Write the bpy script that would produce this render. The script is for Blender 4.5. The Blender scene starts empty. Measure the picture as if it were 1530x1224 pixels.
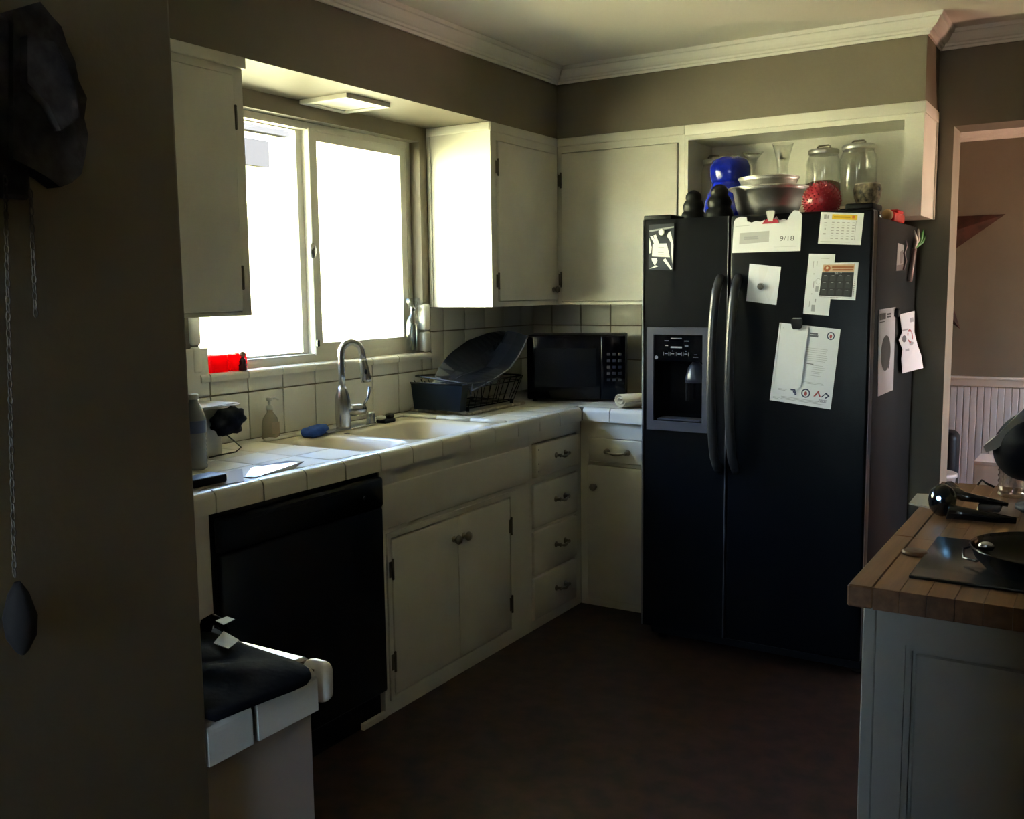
import bpy, bmesh, math, random
from mathutils import Vector, Matrix
random.seed(7)
scene = bpy.context.scene
COL = scene.collection
PI = math.pi

# ------------------------------------------------------------------ camera
CX, CY, CZ = 2.6702, -4.5358, 1.4351
YAW, PITCH, ROLL, FPX = 0.5533, -0.1194, -0.0119, 1468.5
FWD = Vector((-math.sin(YAW) * math.cos(PITCH), math.cos(YAW) * math.cos(PITCH), math.sin(PITCH)))
RT0 = Vector((math.cos(YAW), math.sin(YAW), 0)); UP0 = RT0.cross(FWD)
RT = math.cos(ROLL) * RT0 + math.sin(ROLL) * UP0
UP = -math.sin(ROLL) * RT0 + math.cos(ROLL) * UP0
cam = bpy.data.cameras.new('camera'); cam.sensor_fit = 'HORIZONTAL'; cam.sensor_width = 36.0
cam.lens = FPX / 1530 * 36.0; cam.clip_start = 0.02; cam.clip_end = 200
camo = bpy.data.objects.new('camera', cam); COL.objects.link(camo)
M = Matrix((RT, UP, -FWD)).transposed().to_4x4(); M.translation = (CX, CY, CZ)
camo.matrix_world = M; scene.camera = camo

def U(ax, val, px, py):
    "pixel of the photograph -> point on the plane ax = val"
    d = FWD + (px - 765) / FPX * RT - (py - 612) / FPX * UP
    i = 'xyz'.index(ax); t = (val - (CX, CY, CZ)[i]) / d[i]
    return Vector((CX, CY, CZ)) + t * d

# ------------------------------------------------------------------ light
world = bpy.data.worlds.new('world'); scene.world = world; world.use_nodes = True
wn = world.node_tree.nodes; wl = world.node_tree.links
sky = wn.new('ShaderNodeTexSky'); sky.sky_type = 'NISHITA'; sky.sun_disc = False
sky.sun_elevation = math.radians(58); sky.sun_rotation = math.radians(45); sky.air_density = 1.0
bg = wn['Background']; bg.inputs[1].default_value = 0.24
wl.new(sky.outputs[0], bg.inputs[0])
sun = bpy.data.lights.new('sun', 'SUN'); sun.energy = 10.0; sun.color = (1.0, 0.95, 0.86); sun.angle = math.radians(0.6)
suno = bpy.data.objects.new('sun', sun); COL.objects.link(suno)
SUNDIR = Vector((0.40, 0.30, 0.86)).normalized()
suno.rotation_euler = SUNDIR.to_track_quat('Z', 'Y').to_euler(); suno.location = (0, 0, 12)
scene.view_settings.view_transform = 'Standard'; scene.view_settings.look = 'None'
scene.view_settings.gamma = 1.0; scene.view_settings.use_curve_mapping = False
scene.view_settings.exposure = 4.75
scene.cycles.max_bounces = 14; scene.cycles.diffuse_bounces = 8; scene.cycles.glossy_bounces = 5
scene.cycles.transparent_max_bounces = 16; scene.cycles.transmission_bounces = 10
scene.cycles.sample_clamp_indirect = 6.0; scene.cycles.caustics_reflective = False; scene.cycles.caustics_refractive = False

# ------------------------------------------------------------------ materials
MATS = {}
def mat(name, col, rough=0.5, metal=0.0, var=0.0, vscale=8.0, bump=0.0, bscale=60.0, spec=0.5, col2=None, coat=0.0, rand=0.0):
    if name in MATS: return MATS[name]
    m = bpy.data.materials.new(name); m.use_nodes = True
    n, l = m.node_tree.nodes, m.node_tree.links
    b = n['Principled BSDF']
    b.inputs['Base Color'].default_value = (*col, 1); b.inputs['Roughness'].default_value = rough
    b.inputs['Metallic'].default_value = metal; b.inputs['Specular IOR Level'].default_value = spec
    b.inputs['Coat Weight'].default_value = coat
    tc = n.new('ShaderNodeTexCoord')
    src = None
    if var > 0 or col2:
        nz = n.new('ShaderNodeTexNoise'); nz.inputs['Scale'].default_value = vscale; nz.inputs['Detail'].default_value = 6
        l.new(tc.outputs['Object'], nz.inputs['Vector'])
        cr = n.new('ShaderNodeValToRGB')
        c2 = col2 or tuple(max(0, c * (1 - var)) for c in col)
        c1 = col if col2 else tuple(min(1, c * (1 + var)) for c in col)
        cr.color_ramp.elements[0].position = 0.35; cr.color_ramp.elements[1].position = 0.65
        cr.color_ramp.elements[0].color = (*c2, 1); cr.color_ramp.elements[1].color = (*c1, 1)
        l.new(nz.outputs['Fac'], cr.inputs['Fac']); src = cr.outputs['Color']
    if rand > 0:
        oi = n.new('ShaderNodeObjectInfo'); mr = n.new('ShaderNodeMapRange')
        mr.inputs['To Min'].default_value = 1 - rand; mr.inputs['To Max'].default_value = 1 + rand
        l.new(oi.outputs['Random'], mr.inputs['Value'])
        hv = n.new('ShaderNodeHueSaturation')
        l.new(mr.outputs['Result'], hv.inputs['Value'])
        if src: l.new(src, hv.inputs['Color'])
        else: hv.inputs['Color'].default_value = (*col, 1)
        src = hv.outputs['Color']
    if src: l.new(src, b.inputs['Base Color'])
    if bump > 0:
        nb = n.new('ShaderNodeTexNoise'); nb.inputs['Scale'].default_value = bscale; nb.inputs['Detail'].default_value = 3
        l.new(tc.outputs['Object'], nb.inputs['Vector'])
        bp = n.new('ShaderNodeBump'); bp.inputs['Strength'].default_value = bump; bp.inputs['Distance'].default_value = 0.002
        l.new(nb.outputs['Fac'], bp.inputs['Height']); l.new(bp.outputs['Normal'], b.inputs['Normal'])
    MATS[name] = m
    return m
def pane_mat(name, tint=(1, 1, 1), refl=0.0):
    "thin clear sheet: transparent with a fresnel reflection"
    m = bpy.data.materials.new(name); m.use_nodes = True
    n, l = m.node_tree.nodes, m.node_tree.links
    n.clear()
    o = n.new('ShaderNodeOutputMaterial'); mx = n.new('ShaderNodeMixShader')
    tr = n.new('ShaderNodeBsdfTransparent'); gl = n.new('ShaderNodeBsdfGlossy'); fr = n.new('ShaderNodeFresnel')
    tr.inputs[0].default_value = (*tint, 1); gl.inputs['Roughness'].default_value = 0.03; fr.inputs[0].default_value = 1.45
    ge = n.new('ShaderNodeNewGeometry'); mr = n.new('ShaderNodeMapRange'); mr.inputs['To Min'].default_value = 1.45; mr.inputs['To Max'].default_value = 1 / 1.45
    l.new(ge.outputs['Backfacing'], mr.inputs['Value']); l.new(mr.outputs['Result'], fr.inputs[0])
    ad = n.new('ShaderNodeMath'); ad.operation = 'ADD'; ad.inputs[1].default_value = refl; ad.use_clamp = True
    l.new(fr.outputs[0], ad.inputs[0]); l.new(ad.outputs[0], mx.inputs[0]); l.new(tr.outputs[0], mx.inputs[1]); l.new(gl.outputs[0], mx.inputs[2]); l.new(mx.outputs[0], o.inputs[0])
    MATS[name] = m
    return m
def wood_mat(name, c1, c2, rough, axis='y', rand=0.25):
    m = bpy.data.materials.new(name); m.use_nodes = True
    n, l = m.node_tree.nodes, m.node_tree.links
    b = n['Principled BSDF']; b.inputs['Roughness'].default_value = rough
    tc = n.new('ShaderNodeTexCoord'); mp = n.new('ShaderNodeMapping'); s = [60, 60, 60]; s['xyz'.index(axis)] = 4
    mp.inputs['Scale'].default_value = s
    oi = n.new('ShaderNodeObjectInfo'); cb = n.new('ShaderNodeVectorMath'); cb.operation = 'ADD'
    nz = n.new('ShaderNodeTexNoise'); nz.inputs['Scale'].default_value = 1; nz.inputs['Detail'].default_value = 5
    cr = n.new('ShaderNodeValToRGB'); cr.color_ramp.elements[0].color = (*c1, 1); cr.color_ramp.elements[1].color = (*c2, 1)
    cr.color_ramp.elements[0].position = 0.3; cr.color_ramp.elements[1].position = 0.7
    mr = n.new('ShaderNodeMapRange'); mr.inputs['To Min'].default_value = 1 - rand; mr.inputs['To Max'].default_value = 1 + rand
    hv = n.new('ShaderNodeHueSaturation')
    l.new(tc.outputs['Object'], cb.inputs[0]); l.new(oi.outputs['Location'], cb.inputs[1])
    l.new(cb.outputs[0], mp.inputs[0]); l.new(mp.outputs[0], nz.inputs['Vector']); l.new(nz.outputs['Fac'], cr.inputs['Fac'])
    l.new(oi.outputs['Random'], mr.inputs['Value']); l.new(mr.outputs['Result'], hv.inputs['Value'])
    l.new(cr.outputs[0], hv.inputs['Color']); l.new(hv.outputs[0], b.inputs['Base Color'])
    MATS[name] = m
    return m
WALL = mat('olive_taupe_paint', (0.185, 0.155, 0.108), 0.6, var=0.06, vscale=3, bump=0.25, bscale=90)
CEIL = mat('ceiling_paint', (0.72, 0.68, 0.61), 0.6, bump=0.15, bscale=80)
CROWN = mat('crown_paint', (0.78, 0.75, 0.69), 0.4)
CAB = mat('cabinet_white_paint', (0.70, 0.675, 0.59), 0.42, var=0.05, vscale=5, bump=0.08, bscale=40)
TILE = mat('white_glazed_tile', (0.76, 0.74, 0.68), 0.27, rand=0.05, bump=0.04, bscale=14)
GROUTD = mat('worktop_grout', (0.10, 0.082, 0.06), 0.95, spec=.1)
TILEF = mat('counter_field_tile', (0.68, 0.65, 0.57), 0.5, rand=0.05, spec=.3)
GROUT = mat('grout', (0.27, 0.235, 0.18), 0.9)
VINYL = mat('window_frame_vinyl', (0.62, 0.60, 0.54), 0.4)
GLASS = pane_mat('window_glass', (0.97, 0.98, 0.97))
FLOOR = mat('floor_mottled_red_brown', (0.062, 0.026, 0.018), 0.5, col2=(0.018, 0.010, 0.008), vscale=14, bump=0.1, bscale=40)
BLACK = mat('appliance_black', (0.0025, 0.003, 0.0045), 0.32, bump=0.2, bscale=350, spec=0.16)
BLACKG = mat('black_gloss', (0.0025, 0.0025, 0.004), 0.15, spec=.3)
BLACKM = mat('black_matte_plastic', (0.004, 0.004, 0.005), 0.5, spec=.25)
GREYP = mat('charcoal_plastic', (0.045, 0.05, 0.075), 0.38)
CHROME = mat('brushed_steel', (0.50, 0.50, 0.51), 0.26, metal=1.0)
STEELB = mat('bowl_steel', (0.62, 0.60, 0.57), 0.42, metal=1.0)
HANDLE = mat('aged_nickel', (0.30, 0.27, 0.22), 0.28, metal=1.0)
HINGE = mat('dark_hinge_metal', (0.16, 0.14, 0.11), 0.4, metal=1.0)
PAPER = mat('skylight_tinted_paper', (0.69, 0.70, 0.75), 0.7)  # bluish cast of the skylight put into the paper colour
INK = mat('grey_ink', (0.10, 0.10, 0.12), 0.8)
INKL = mat('light_ink', (0.33, 0.33, 0.36), 0.8)
SINK = mat('cream_enamel', (0.62, 0.55, 0.41), 0.2)
CREAM = mat('outdoor_cream_wall', (0.82, 0.80, 0.50), 0.8, var=0.04)
STAR = mat('rusted_barn_star', (0.085, 0.030, 0.020), 0.6, col2=(0.05, 0.022, 0.015), vscale=20, spec=.2)

# ------------------------------------------------------------------ mesh helpers
class MB:
    def __init__(s, xf=None): s.v = []; s.f = []; s.sm = []; s.xf = xf
    def add(s, vs, fs, smooth=False):
        o = len(s.v); s.v += [Vector(v) for v in vs]
        for f in fs: s.f.append([i + o for i in f]); s.sm.append(smooth)
        return s
    def box(s, x0, x1, y0, y1, z0, z1, bev=0.0, seg=1, smooth=False):
        x0, x1 = sorted((x0, x1)); y0, y1 = sorted((y0, y1)); z0, z1 = sorted((z0, z1))
        if bev <= 0:
            v = [(x, y, z) for x in (x0, x1) for y in (y0, y1) for z in (z0, z1)]
            return s.add(v, [(0, 1, 3, 2), (4, 6, 7, 5), (0, 4, 5, 1), (2, 3, 7, 6), (0, 2, 6, 4), (1, 5, 7, 3)], smooth)
        bm = bmesh.new(); bmesh.ops.create_cube(bm, size=1)
        for v in bm.verts: v.co = Vector(((x0 + x1) / 2 + v.co.x * (x1 - x0), (y0 + y1) / 2 + v.co.y * (y1 - y0), (z0 + z1) / 2 + v.co.z * (z1 - z0)))
        bmesh.ops.bevel(bm, geom=bm.edges[:], offset=min(bev, .49 * min(x1 - x0, y1 - y0, z1 - z0)), segments=seg, affect='EDGES', profile=.5)
        bm.verts.index_update(); s.add([v.co.copy() for v in bm.verts], [[v.index for v in f.verts] for f in bm.faces], smooth or seg > 1); bm.free()
        return s
    def lathe(s, prof, c=(0, 0, 0), n=24, axis='z', smooth=True):
        vs, fs = [], []
        for r, h in prof:
            for k in range(n):
                a = 2 * PI * k / n; p = (r * math.cos(a), r * math.sin(a), h)
                if axis == 'x': p = (p[2], p[0], p[1])
                elif axis == 'y': p = (p[1], p[2], p[0])
                vs.append((p[0] + c[0], p[1] + c[1], p[2] + c[2]))
        for i in range(len(prof) - 1):
            for k in range(n):
                a, b = i * n + k, i * n + (k + 1) % n
                fs.append((a, b, b + n, a + n))
        s.add(vs, fs, smooth)
        o = len(s.v) - len(vs)
        for i, fl in ((0, True), (len(prof) - 1, False)):
            if prof[i][0] > 1e-5:
                idx = [o + i * n + k for k in range(n)]
                s.f.append(idx[::-1] if fl else idx); s.sm.append(False)
        return s
    def tube(s, path, r, n=8, closed=False, caps=True, smooth=True):
        P = [Vector(p) for p in path]; m = len(P); vs, fs = [], []; prev = None
        for i, p in enumerate(P):
            if closed: t = P[(i + 1) % m] - P[i - 1]
            else: t = P[min(i + 1, m - 1)] - P[max(i - 1, 0)]
            t.normalize()
            if prev is None:
                a = Vector((0, 0, 1)) if abs(t.z) < .9 else Vector((1, 0, 0)); u = t.cross(a).normalized()
            else:
                u = (prev - t * prev.dot(t)).normalized()
            prev = u; w = t.cross(u); rr = r[i] if isinstance(r, (list, tuple)) else r
            for k in range(n):
                an = 2 * PI * k / n; vs.append(p + rr * (math.cos(an) * u + math.sin(an) * w))
        for i in range(m if closed else m - 1):
            for k in range(n):
                a = i * n + k; b = i * n + (k + 1) % n; c = ((i + 1) % m) * n
                fs.append((a, b, c + (k + 1) % n, c + k))
        if caps and not closed:
            fs.append(list(range(n))[::-1]); fs.append([(m - 1) * n + k for k in range(n)])
        return s.add(vs, fs, smooth)
    def ball(s, c, r, nu=20, nv=12, sc=(1, 1, 1), smooth=True):
        bm = bmesh.new(); bmesh.ops.create_uvsphere(bm, u_segments=nu, v_segments=nv, radius=r); bm.verts.index_update()
        s.add([(v.co.x * sc[0] + c[0], v.co.y * sc[1] + c[1], v.co.z * sc[2] + c[2]) for v in bm.verts], [[v.index for v in f.verts] for f in bm.faces], smooth); bm.free()
        return s
    def prism(s, pts, n):
        "extrude a planar polygon (list of Vectors) along vector n"
        n = Vector(n); k = len(pts); vs = [Vector(p) for p in pts] + [Vector(p) + n for p in pts]
        return s.add(vs, [list(range(k))[::-1], list(range(k, 2 * k))] + [(i, (i + 1) % k, k + (i + 1) % k, k + i) for i in range(k)])
    def slab(s, ax, a, b, u0, u1, v0, v1, holes=()):
        "slab between ax=a and ax=b over (u,v) with rectangular holes (hu0,hu1,hv0,hv1)"
        us = sorted({u0, u1, *[h for H in holes for h in H[:2]]}); vs_ = sorted({v0, v1, *[h for H in holes for h in H[2:]]})
        us = [u for u in us if u0 <= u <= u1]; vs_ = [v for v in vs_ if v0 <= v <= v1]
        def solid(i, j):
            if not (0 <= i < len(us) - 1 and 0 <= j < len(vs_) - 1): return False
            cu, cv = (us[i] + us[i + 1]) / 2, (vs_[j] + vs_[j + 1]) / 2
            return not any(H[0] < cu < H[1] and H[2] < cv < H[3] for H in holes)
        idx = {}; V = []; F = []
        def P(i, j, k):
            if (i, j, k) not in idx:
                q = {'x': ((a, b)[k], us[i], vs_[j]), 'y': (us[i], (a, b)[k], vs_[j]), 'z': (us[i], vs_[j], (a, b)[k])}[ax]
                idx[(i, j, k)] = len(V); V.append(q)
            return idx[(i, j, k)]
        for i in range(len(us) - 1):
            for j in range(len(vs_) - 1):
                if not solid(i, j): continue
                F.append((P(i, j, 0), P(i + 1, j, 0), P(i + 1, j + 1, 0), P(i, j + 1, 0)))
                F.append((P(i, j, 1), P(i, j + 1, 1), P(i + 1, j + 1, 1), P(i + 1, j, 1)))
                if not solid(i - 1, j): F.append((P(i, j, 0), P(i, j + 1, 0), P(i, j + 1, 1), P(i, j, 1)))
                if not solid(i + 1, j): F.append((P(i + 1, j, 0), P(i + 1, j, 1), P(i + 1, j + 1, 1), P(i + 1, j + 1, 0)))
                if not solid(i, j - 1): F.append((P(i, j, 0), P(i, j, 1), P(i + 1, j, 1), P(i + 1, j, 0)))
                if not solid(i, j + 1): F.append((P(i, j + 1, 0), P(i + 1, j + 1, 0), P(i + 1, j + 1, 1), P(i, j + 1, 1)))
        return s.add(V, F)
    def mesh(s, name):
        me = bpy.data.meshes.new(name); vs = [s.xf @ v for v in s.v] if s.xf else s.v
        me.from_pydata([tuple(v) for v in vs], [], s.f)
        me.polygons.foreach_set('use_smooth', s.sm)
        bm = bmesh.new(); bm.from_mesh(me); bmesh.ops.recalc_face_normals(bm, faces=bm.faces); bm.to_mesh(me); bm.free()
        me.update(); return me
    def build(s, name, m, parent=None):
        me = s.mesh(name); me.materials.append(m)
        return link(name, me, parent)
def wloc(o):
    p = Vector((0, 0, 0))
    while o is not None: p += o.location; o = o.parent
    return p
def link(name, me, parent=None, loc=(0, 0, 0)):
    o = bpy.data.objects.new(name, me); COL.objects.link(o)
    if parent is not None: o.parent = parent; o.location = Vector(loc) - wloc(parent)
    else: o.location = loc
    return o
def thing(name, label, cat, loc=(0, 0, 0), group=None):
    o = bpy.data.objects.new(name, None); COL.objects.link(o); o.location = loc; o.empty_display_size = .05
    return tag(o, label, cat, group)
def tag(o, label, cat, group=None):
    o['label'] = label; o['category'] = cat
    if group: o['group'] = group
    return o
def struct(o, label=None):
    o['kind'] = 'structure'
    if label: o['label'] = label
    return o
def plab(o, label): o['label'] = label; return o
def textverts(txt, size=1.0):
    cu = bpy.data.curves.new('t', 'FONT'); cu.body = txt; cu.size = size; cu.align_x = 'CENTER'; cu.align_y = 'CENTER'
    cu.resolution_u = 3
    ob = bpy.data.objects.new('t', cu); COL.objects.link(ob)
    bpy.context.view_layer.update()
    me = bpy.data.meshes.new_from_object(ob.evaluated_get(bpy.context.evaluated_depsgraph_get()))
    vs = [v.co.copy() for v in me.vertices]; fs = [list(p.vertices) for p in me.polygons]
    bpy.data.objects.remove(ob); bpy.data.curves.remove(cu); bpy.data.meshes.remove(me)
    return vs, fs

# ------------------------------------------------------------------ key dimensions
ZC = 2.475                 # ceiling
ZS = 2.158                 # soffit underside / top of wall cabinets
ZU = 1.369                 # underside of wall cabinets
XS, DS = 0.336, 0.3185     # soffit depths: window wall, back wall
XE = 1.978                 # end of the over-fridge cabinet
H, XC, DC = 0.915, 0.634, 0.643
XF, YF = 0.612, -0.615     # faces of the base cabinets
WY0, WY1, WZ0, WZ1 = -2.24, -0.965, 1.15, 2.10
T = 0.1735                 # tile pitch

# ------------------------------------------------------------------ structure
struct(MB().box(-.15, 5.3, -6.6, .1, -.1, 0).build('floor', FLOOR))
struct(MB().box(-.15, 5.3, .1, 2.7, -.1, 0).build('floor_dining', wood_mat('warm_oak_floor', (.20, .10, .05), (.30, .16, .085), .4, 'x', 0)))
struct(MB().box(-.15, 5.4, -6.7, 2.7, ZC, ZC + .12).build('ceiling', CEIL))
wall_left = struct(MB().slab('x', -.15, 0, -4.27, .2, 0, ZC, [(WY0, WY1, WZ0, WZ1)]).build('wall_left', WALL))
wall_back = struct(MB().slab('y', 0, .2, 0, 5.2, 0, ZC, [(2.043, 3.1, -.1, 2.095)]).build('wall_back', WALL))
struct(MB().box(0, .12, .2, 2.5, 0, ZC).build('wall_dining_left', WALL))
wall_far = struct(MB().box(0, 5.2, 2.5, 2.62, 0, ZC).build('wall_far', WALL))
wall_right = struct(MB().slab('x', 5.2, 5.32, -4.87, 2.62, 0, ZC, [(1.15, 2.3, 1.0, 2.15)]).build('wall_right', WALL))
struct(MB().box(1.62, 1.741, -6.5, -3.753, 0, ZC, .006, 2).build('wall_partition', WALL))
struct(MB().box(0, 1.62, -4.27, -4.15, 0, ZC).build('wall_near', WALL))
struct(MB().box(2.28, 5.2, -4.90, -4.78, 0, ZC).build('wall_light_blocker', WALL))  # unseen wall added to keep the hall window's light off the island
struct(MB().box(2.85, 2.95, -6.5, -4.90, 0, ZC).build('wall_hall_right', WALL))
struct(MB().slab('y', -6.6, -6.5, 1.5, 3.0, 0, ZC, [(1.98, 2.62, 1.05, 2.32)]).build('wall_hall_end', WALL))
struct(MB().box(0, XS, -4.15, 0, ZS, ZC).build('wall_soffit_window', WALL))
struct(MB().box(XS, XE, -DS, 0, ZS, ZC).build('wall_soffit_back', WALL))
# crown mouldings, mitred along the faces
def moulding(name, path, prof):
    "path: list of (x,y); the room lies to the right hand of the direction of travel"
    P = [Vector((p[0], p[1])) for p in path]; rows = []
    for i, p in enumerate(P):
        dirs = []
        if i > 0: dirs.append((P[i] - P[i - 1]).normalized())
        if i < len(P) - 1: dirs.append((P[i + 1] - P[i]).normalized())
        ns = [Vector((d.y, -d.x)) for d in dirs]
        o = ns[0] if len(ns) == 1 else (ns[0] + ns[1]) / (1 + ns[0].dot(ns[1]))
        rows.append([(p.x + o.x * d, p.y + o.y * d, z) for d, z in prof])
    k = len(prof); mb = MB(); V = [v for r in rows for v in r]; F = []
    for i in range(len(P) - 1):
        for j in range(k):
            F.append((i * k + j, i * k + (j + 1) % k, (i + 1) * k + (j + 1) % k, (i + 1) * k + j))
    F += [list(range(k)), [(len(P) - 1) * k + j for j in range(k)][::-1]]
    return struct(mb.add(V, F).build(name, CROWN))
ZK = 2.405
PR = [(0, ZK), (.009, ZK), (.011, ZK + .010), (.019, ZK + .012), (.021, ZK + .020), (.030, ZK + .024), (.040, ZK + .033), (.048, ZK + .046), (.051, ZK + .053), (.060, ZK + .055), (.063, ZC), (0, ZC)]
moulding('trim_1', [(XS, -4.15), (XS, -DS), (XE, -DS), (XE, 0), (5.2, 0)], PR)
moulding('trim_2', [(.12, 2.5), (5.2, 2.5)], [(d, 2.355 + (z - ZK) * (ZC - 2.355) / (ZC - ZK)) for d, z in PR])
# window reveal lining, sill
struct(MB().box(-.14, -.001, WY0, WY1, WZ1 - .004, WZ1).build('trim_window_head', WALL))

# ------------------------------------------------------------------ window_1 (horizontal slider)
win = struct(MB().slab('x', -.125, -.055, WY0, WY1, WZ0 + .0, WZ1 - .002, [(WY0 + .032, WY1 - .028, WZ0 + .048, WZ1 - .03)]).build('window_1', VINYL), 'white vinyl horizontal sliding window over the sink')
sash = MB().slab('x', -.118, -.092, -2.212, -1.600, 1.196, 2.074, [(-2.175, -1.640, 1.206, 2.066)]).build('sash', VINYL, win)
MB().box(-.107, -.103, -2.180, -1.636, 1.202, 2.07).build('pane', GLASS, sash)
sash2 = MB().slab('x', -.090, -.058, -1.612, -0.990, 1.194, 2.076, [(-1.560, -1.032, 1.240, 2.032)]).build('sash', VINYL, win)
MB().box(-.076, -.072, -1.562, -1.030, 1.238, 2.034).build('pane', GLASS, sash2)
MB().box(-.060, -.050, -1.612, -1.590, 1.19, 2.08, .003).build('sash_rail', VINYL, win)
lt = MB().lathe([(.020, -.008), (.022, 0), (.018, .008), (.006, .010)], (0, 0, 0), 16, 'x')
lt.xf = Matrix.Translation((-.048, -1.612, 1.603)) @ Matrix.Diagonal((1, .75, 1.5, 1)); lt.build('latch', CHROME, win)
MB().box(-.056, -.044, -1.608, -1.592, 1.225, 1.255, .003).build('catch', CHROME, win)

# glazed sashes elsewhere in the house (daylight comes in through them)
def plain_window(name, ax, a, u0, u1, v0, v1):
    w = struct(MB().slab(ax, a - .03, a + .03, u0, u1, v0, v1, [(u0 + .05, u1 - .05, v0 + .05, v1 - .05)]).build(name, VINYL))
    MB().slab(ax, a - .003, a + .003, u0 + .045, u1 - .045, v0 + .045, v1 - .045).build('pane', GLASS, w)
plain_window('window_2', 'y', -6.55, 1.98, 2.62, 1.05, 2.32)
plain_window('window_3', 'x', 5.26, 1.15, 2.3, 1.0, 2.15)

# ------------------------------------------------------------------ outdoors
struct(MB().box(-14, -.15, -24, 12, -.25, -.15).build('ground_patio', mat('patio_concrete', (0.18, 0.18, 0.11), .85, var=.1, vscale=2)))
struct(MB().box(5.4, 16, -14, 12, -.25, -.15).build('ground_side', mat('side_yard_ground', (0.58, 0.36, 0.27), .9)))
struct(MB().box(-.15, 5.4, -16, -6.7, -.25, -.15).build('ground_front', mat('front_path', (0.4, 0.4, 0.4), .9)))
struct(MB().box(-.85, -.15, -6.7, 3.2, 2.36, 2.46).build('roof_eave', mat('eave_paint', (.5, .5, .48), .7)))
nb = thing('neighbour_house', 'cream sunlit house wall seen through the window', 'house', (-5.2, 0, -.15))
MB().box(-5.4, -5.2, -20, 9, -.15, 3.3).build('wall', CREAM, nb)
for k in range(5):
    MB().box(-5.2, -5.1, 1.2 + 1.1 * k, 1.36 + 1.1 * k, -.15, 3.1, .005).build('post', CREAM, nb)
MB().box(-5.2, -5.10, 2.2, 3.55, 3.13, 3.20).build('fascia', mat('grey_fascia', (.015, .015, .016), .8, spec=.05), nb)
gv = MB().box(-5.2, -5.12, 2.4, 3.23, 2.78, 3.05).build('gable_vent', mat('grey_vent', (.012, .012, .013), .8, spec=.05), nb)

# ------------------------------------------------------------------ backsplash tiles (parts of the walls)
def tile_mesh(name, w, h, t, ax, bev=.0025):
    if ax == 'x': mb = MB().box(0, t, 0, w, 0, h, bev, 2)
    elif ax == 'y': mb = MB().box(0, w, -t, 0, 0, h, bev, 2)
    else: mb = MB().box(0, w, 0, h, 0, t, bev, 2)
    me = mb.mesh(name); me.materials.append(TILEF if ax == 'z' else TILE); return me
TC = {}
def tile(parent, ax, p, w, h, t=.008, name='tile'):
    k = (ax, round(w, 4), round(h, 4), t)
    if k not in TC: TC[k] = tile_mesh('tile', w, h, t, ax)
    return link(name, TC[k], parent, p)
G = .005
# grout beds
MB().slab('x', 0, .003, -3.4, 0, H, ZU, [(WY0 + .0, WY1, WZ0 + .005, ZU + .1), (-3.5, WY0, WZ0 + .03, ZU + .1)]).build('grout_bed', GROUT, wall_left)
MB().box(.003, 1.06, -.003, 0, H, ZU).build('grout_bed', GROUT, wall_back)
rows = [(H, H + .172), (H + .172, WZ0 + .004)]
yj = [-2.035 + T * k for k in range(-4, 13)]
for i in range(len(yj) - 1):
    y0, y1 = yj[i], min(yj[i + 1], -.003)
    if y1 - y0 < .02: continue
    tile(wall_left, 'x', (.003, y0 + G / 2, H + G / 2), y1 - y0 - G, .172 - G)
    if y1 > WY1 + .05:
        if y0 < WY1: tile(wall_left, 'x', (.003, y0 + G / 2, H + .172 + G / 2), WY1 + .045 - y0 - G, WZ0 - H - .172 - G)
        tile(wall_left, 'x', (.003, max(y0, WY1 + .045) + G / 2, H + .172 + G / 2), y1 - max(y0, WY1 + .045) - G, .172 - G)
        tile(wall_left, 'x', (.003, max(y0, WY1 + .045) + G / 2, H + .344 + G / 2), y1 - max(y0, WY1 + .045) - G, ZU - H - .344 - G)
    elif y0 > WY0 - .1:
        tile(wall_left, 'x', (.003, y0 + G / 2, H + .172 + G / 2), y1 - y0 - G, WZ0 - H - .172 - G)
    else:
        tile(wall_left, 'x', (.003, y0 + G / 2, H + .172 + G / 2), y1 - y0 - G, .172 - G)
xj = [.012, .128, .299, .470, .641, .812, .983]
for i in range(len(xj) - 1):
    for z0, hh in ((H, .172), (H + .172, .172), (H + .344, ZU - H - .344)):
        tile(wall_back, 'y', (xj[i] + G / 2, -.003, z0 + G / 2), xj[i + 1] - xj[i] - G, hh - G)
# bullnose sill tiles
def bull_sill(y0, y1):
    mb = MB(); prof = [(-.052, WZ0), (-.052, WZ0 + .016), (.004, WZ0 + .016)] + [(.004 + .014 * math.sin(a), WZ0 + .002 + .014 * math.cos(a)) for a in [PI / 10 * k for k in range(1, 6)]] + [(.018, WZ0 - .012), (.012, WZ0 - .012), (.012, WZ0)]
    k = len(prof); V = [(x, y0, z) for x, z in prof] + [(x, y1, z) for x, z in prof]
    mb.add(V, [list(range(k)), list(range(k, 2 * k))[::-1]] + [(i, (i + 1) % k, k + (i + 1) % k, k + i) for i in range(k)])
    return mb
sj = [WY0 - .012, -2.21] + [y for y in yj if -2.05 < y < -1.0] + [WY1 + .04]
for i in range(len(sj) - 1):
    if sj[i + 1] - sj[i] > .03: bull_sill(sj[i] + G / 2, sj[i + 1] - G / 2).build('sill_tile', TILE, wall_left)
# rounded vertical end trim right of the window
for z0, z1 in ((WZ0 + .018, 1.262), (1.266, 1.385)):
    mb = MB().box(-.03, .014, WY1 - .004, WY1 + .042, z0, z1, .012, 3); mb.build('trim_tile', TILE, wall_left)
for z0, z1 in ((WZ0 + .018, 1.262), (1.266, 1.369)):
    MB().box(-.03, .014, WY0 - .04, WY0 + .004, z0, z1, .012, 3).build('trim_tile', TILE, wall_left)

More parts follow.
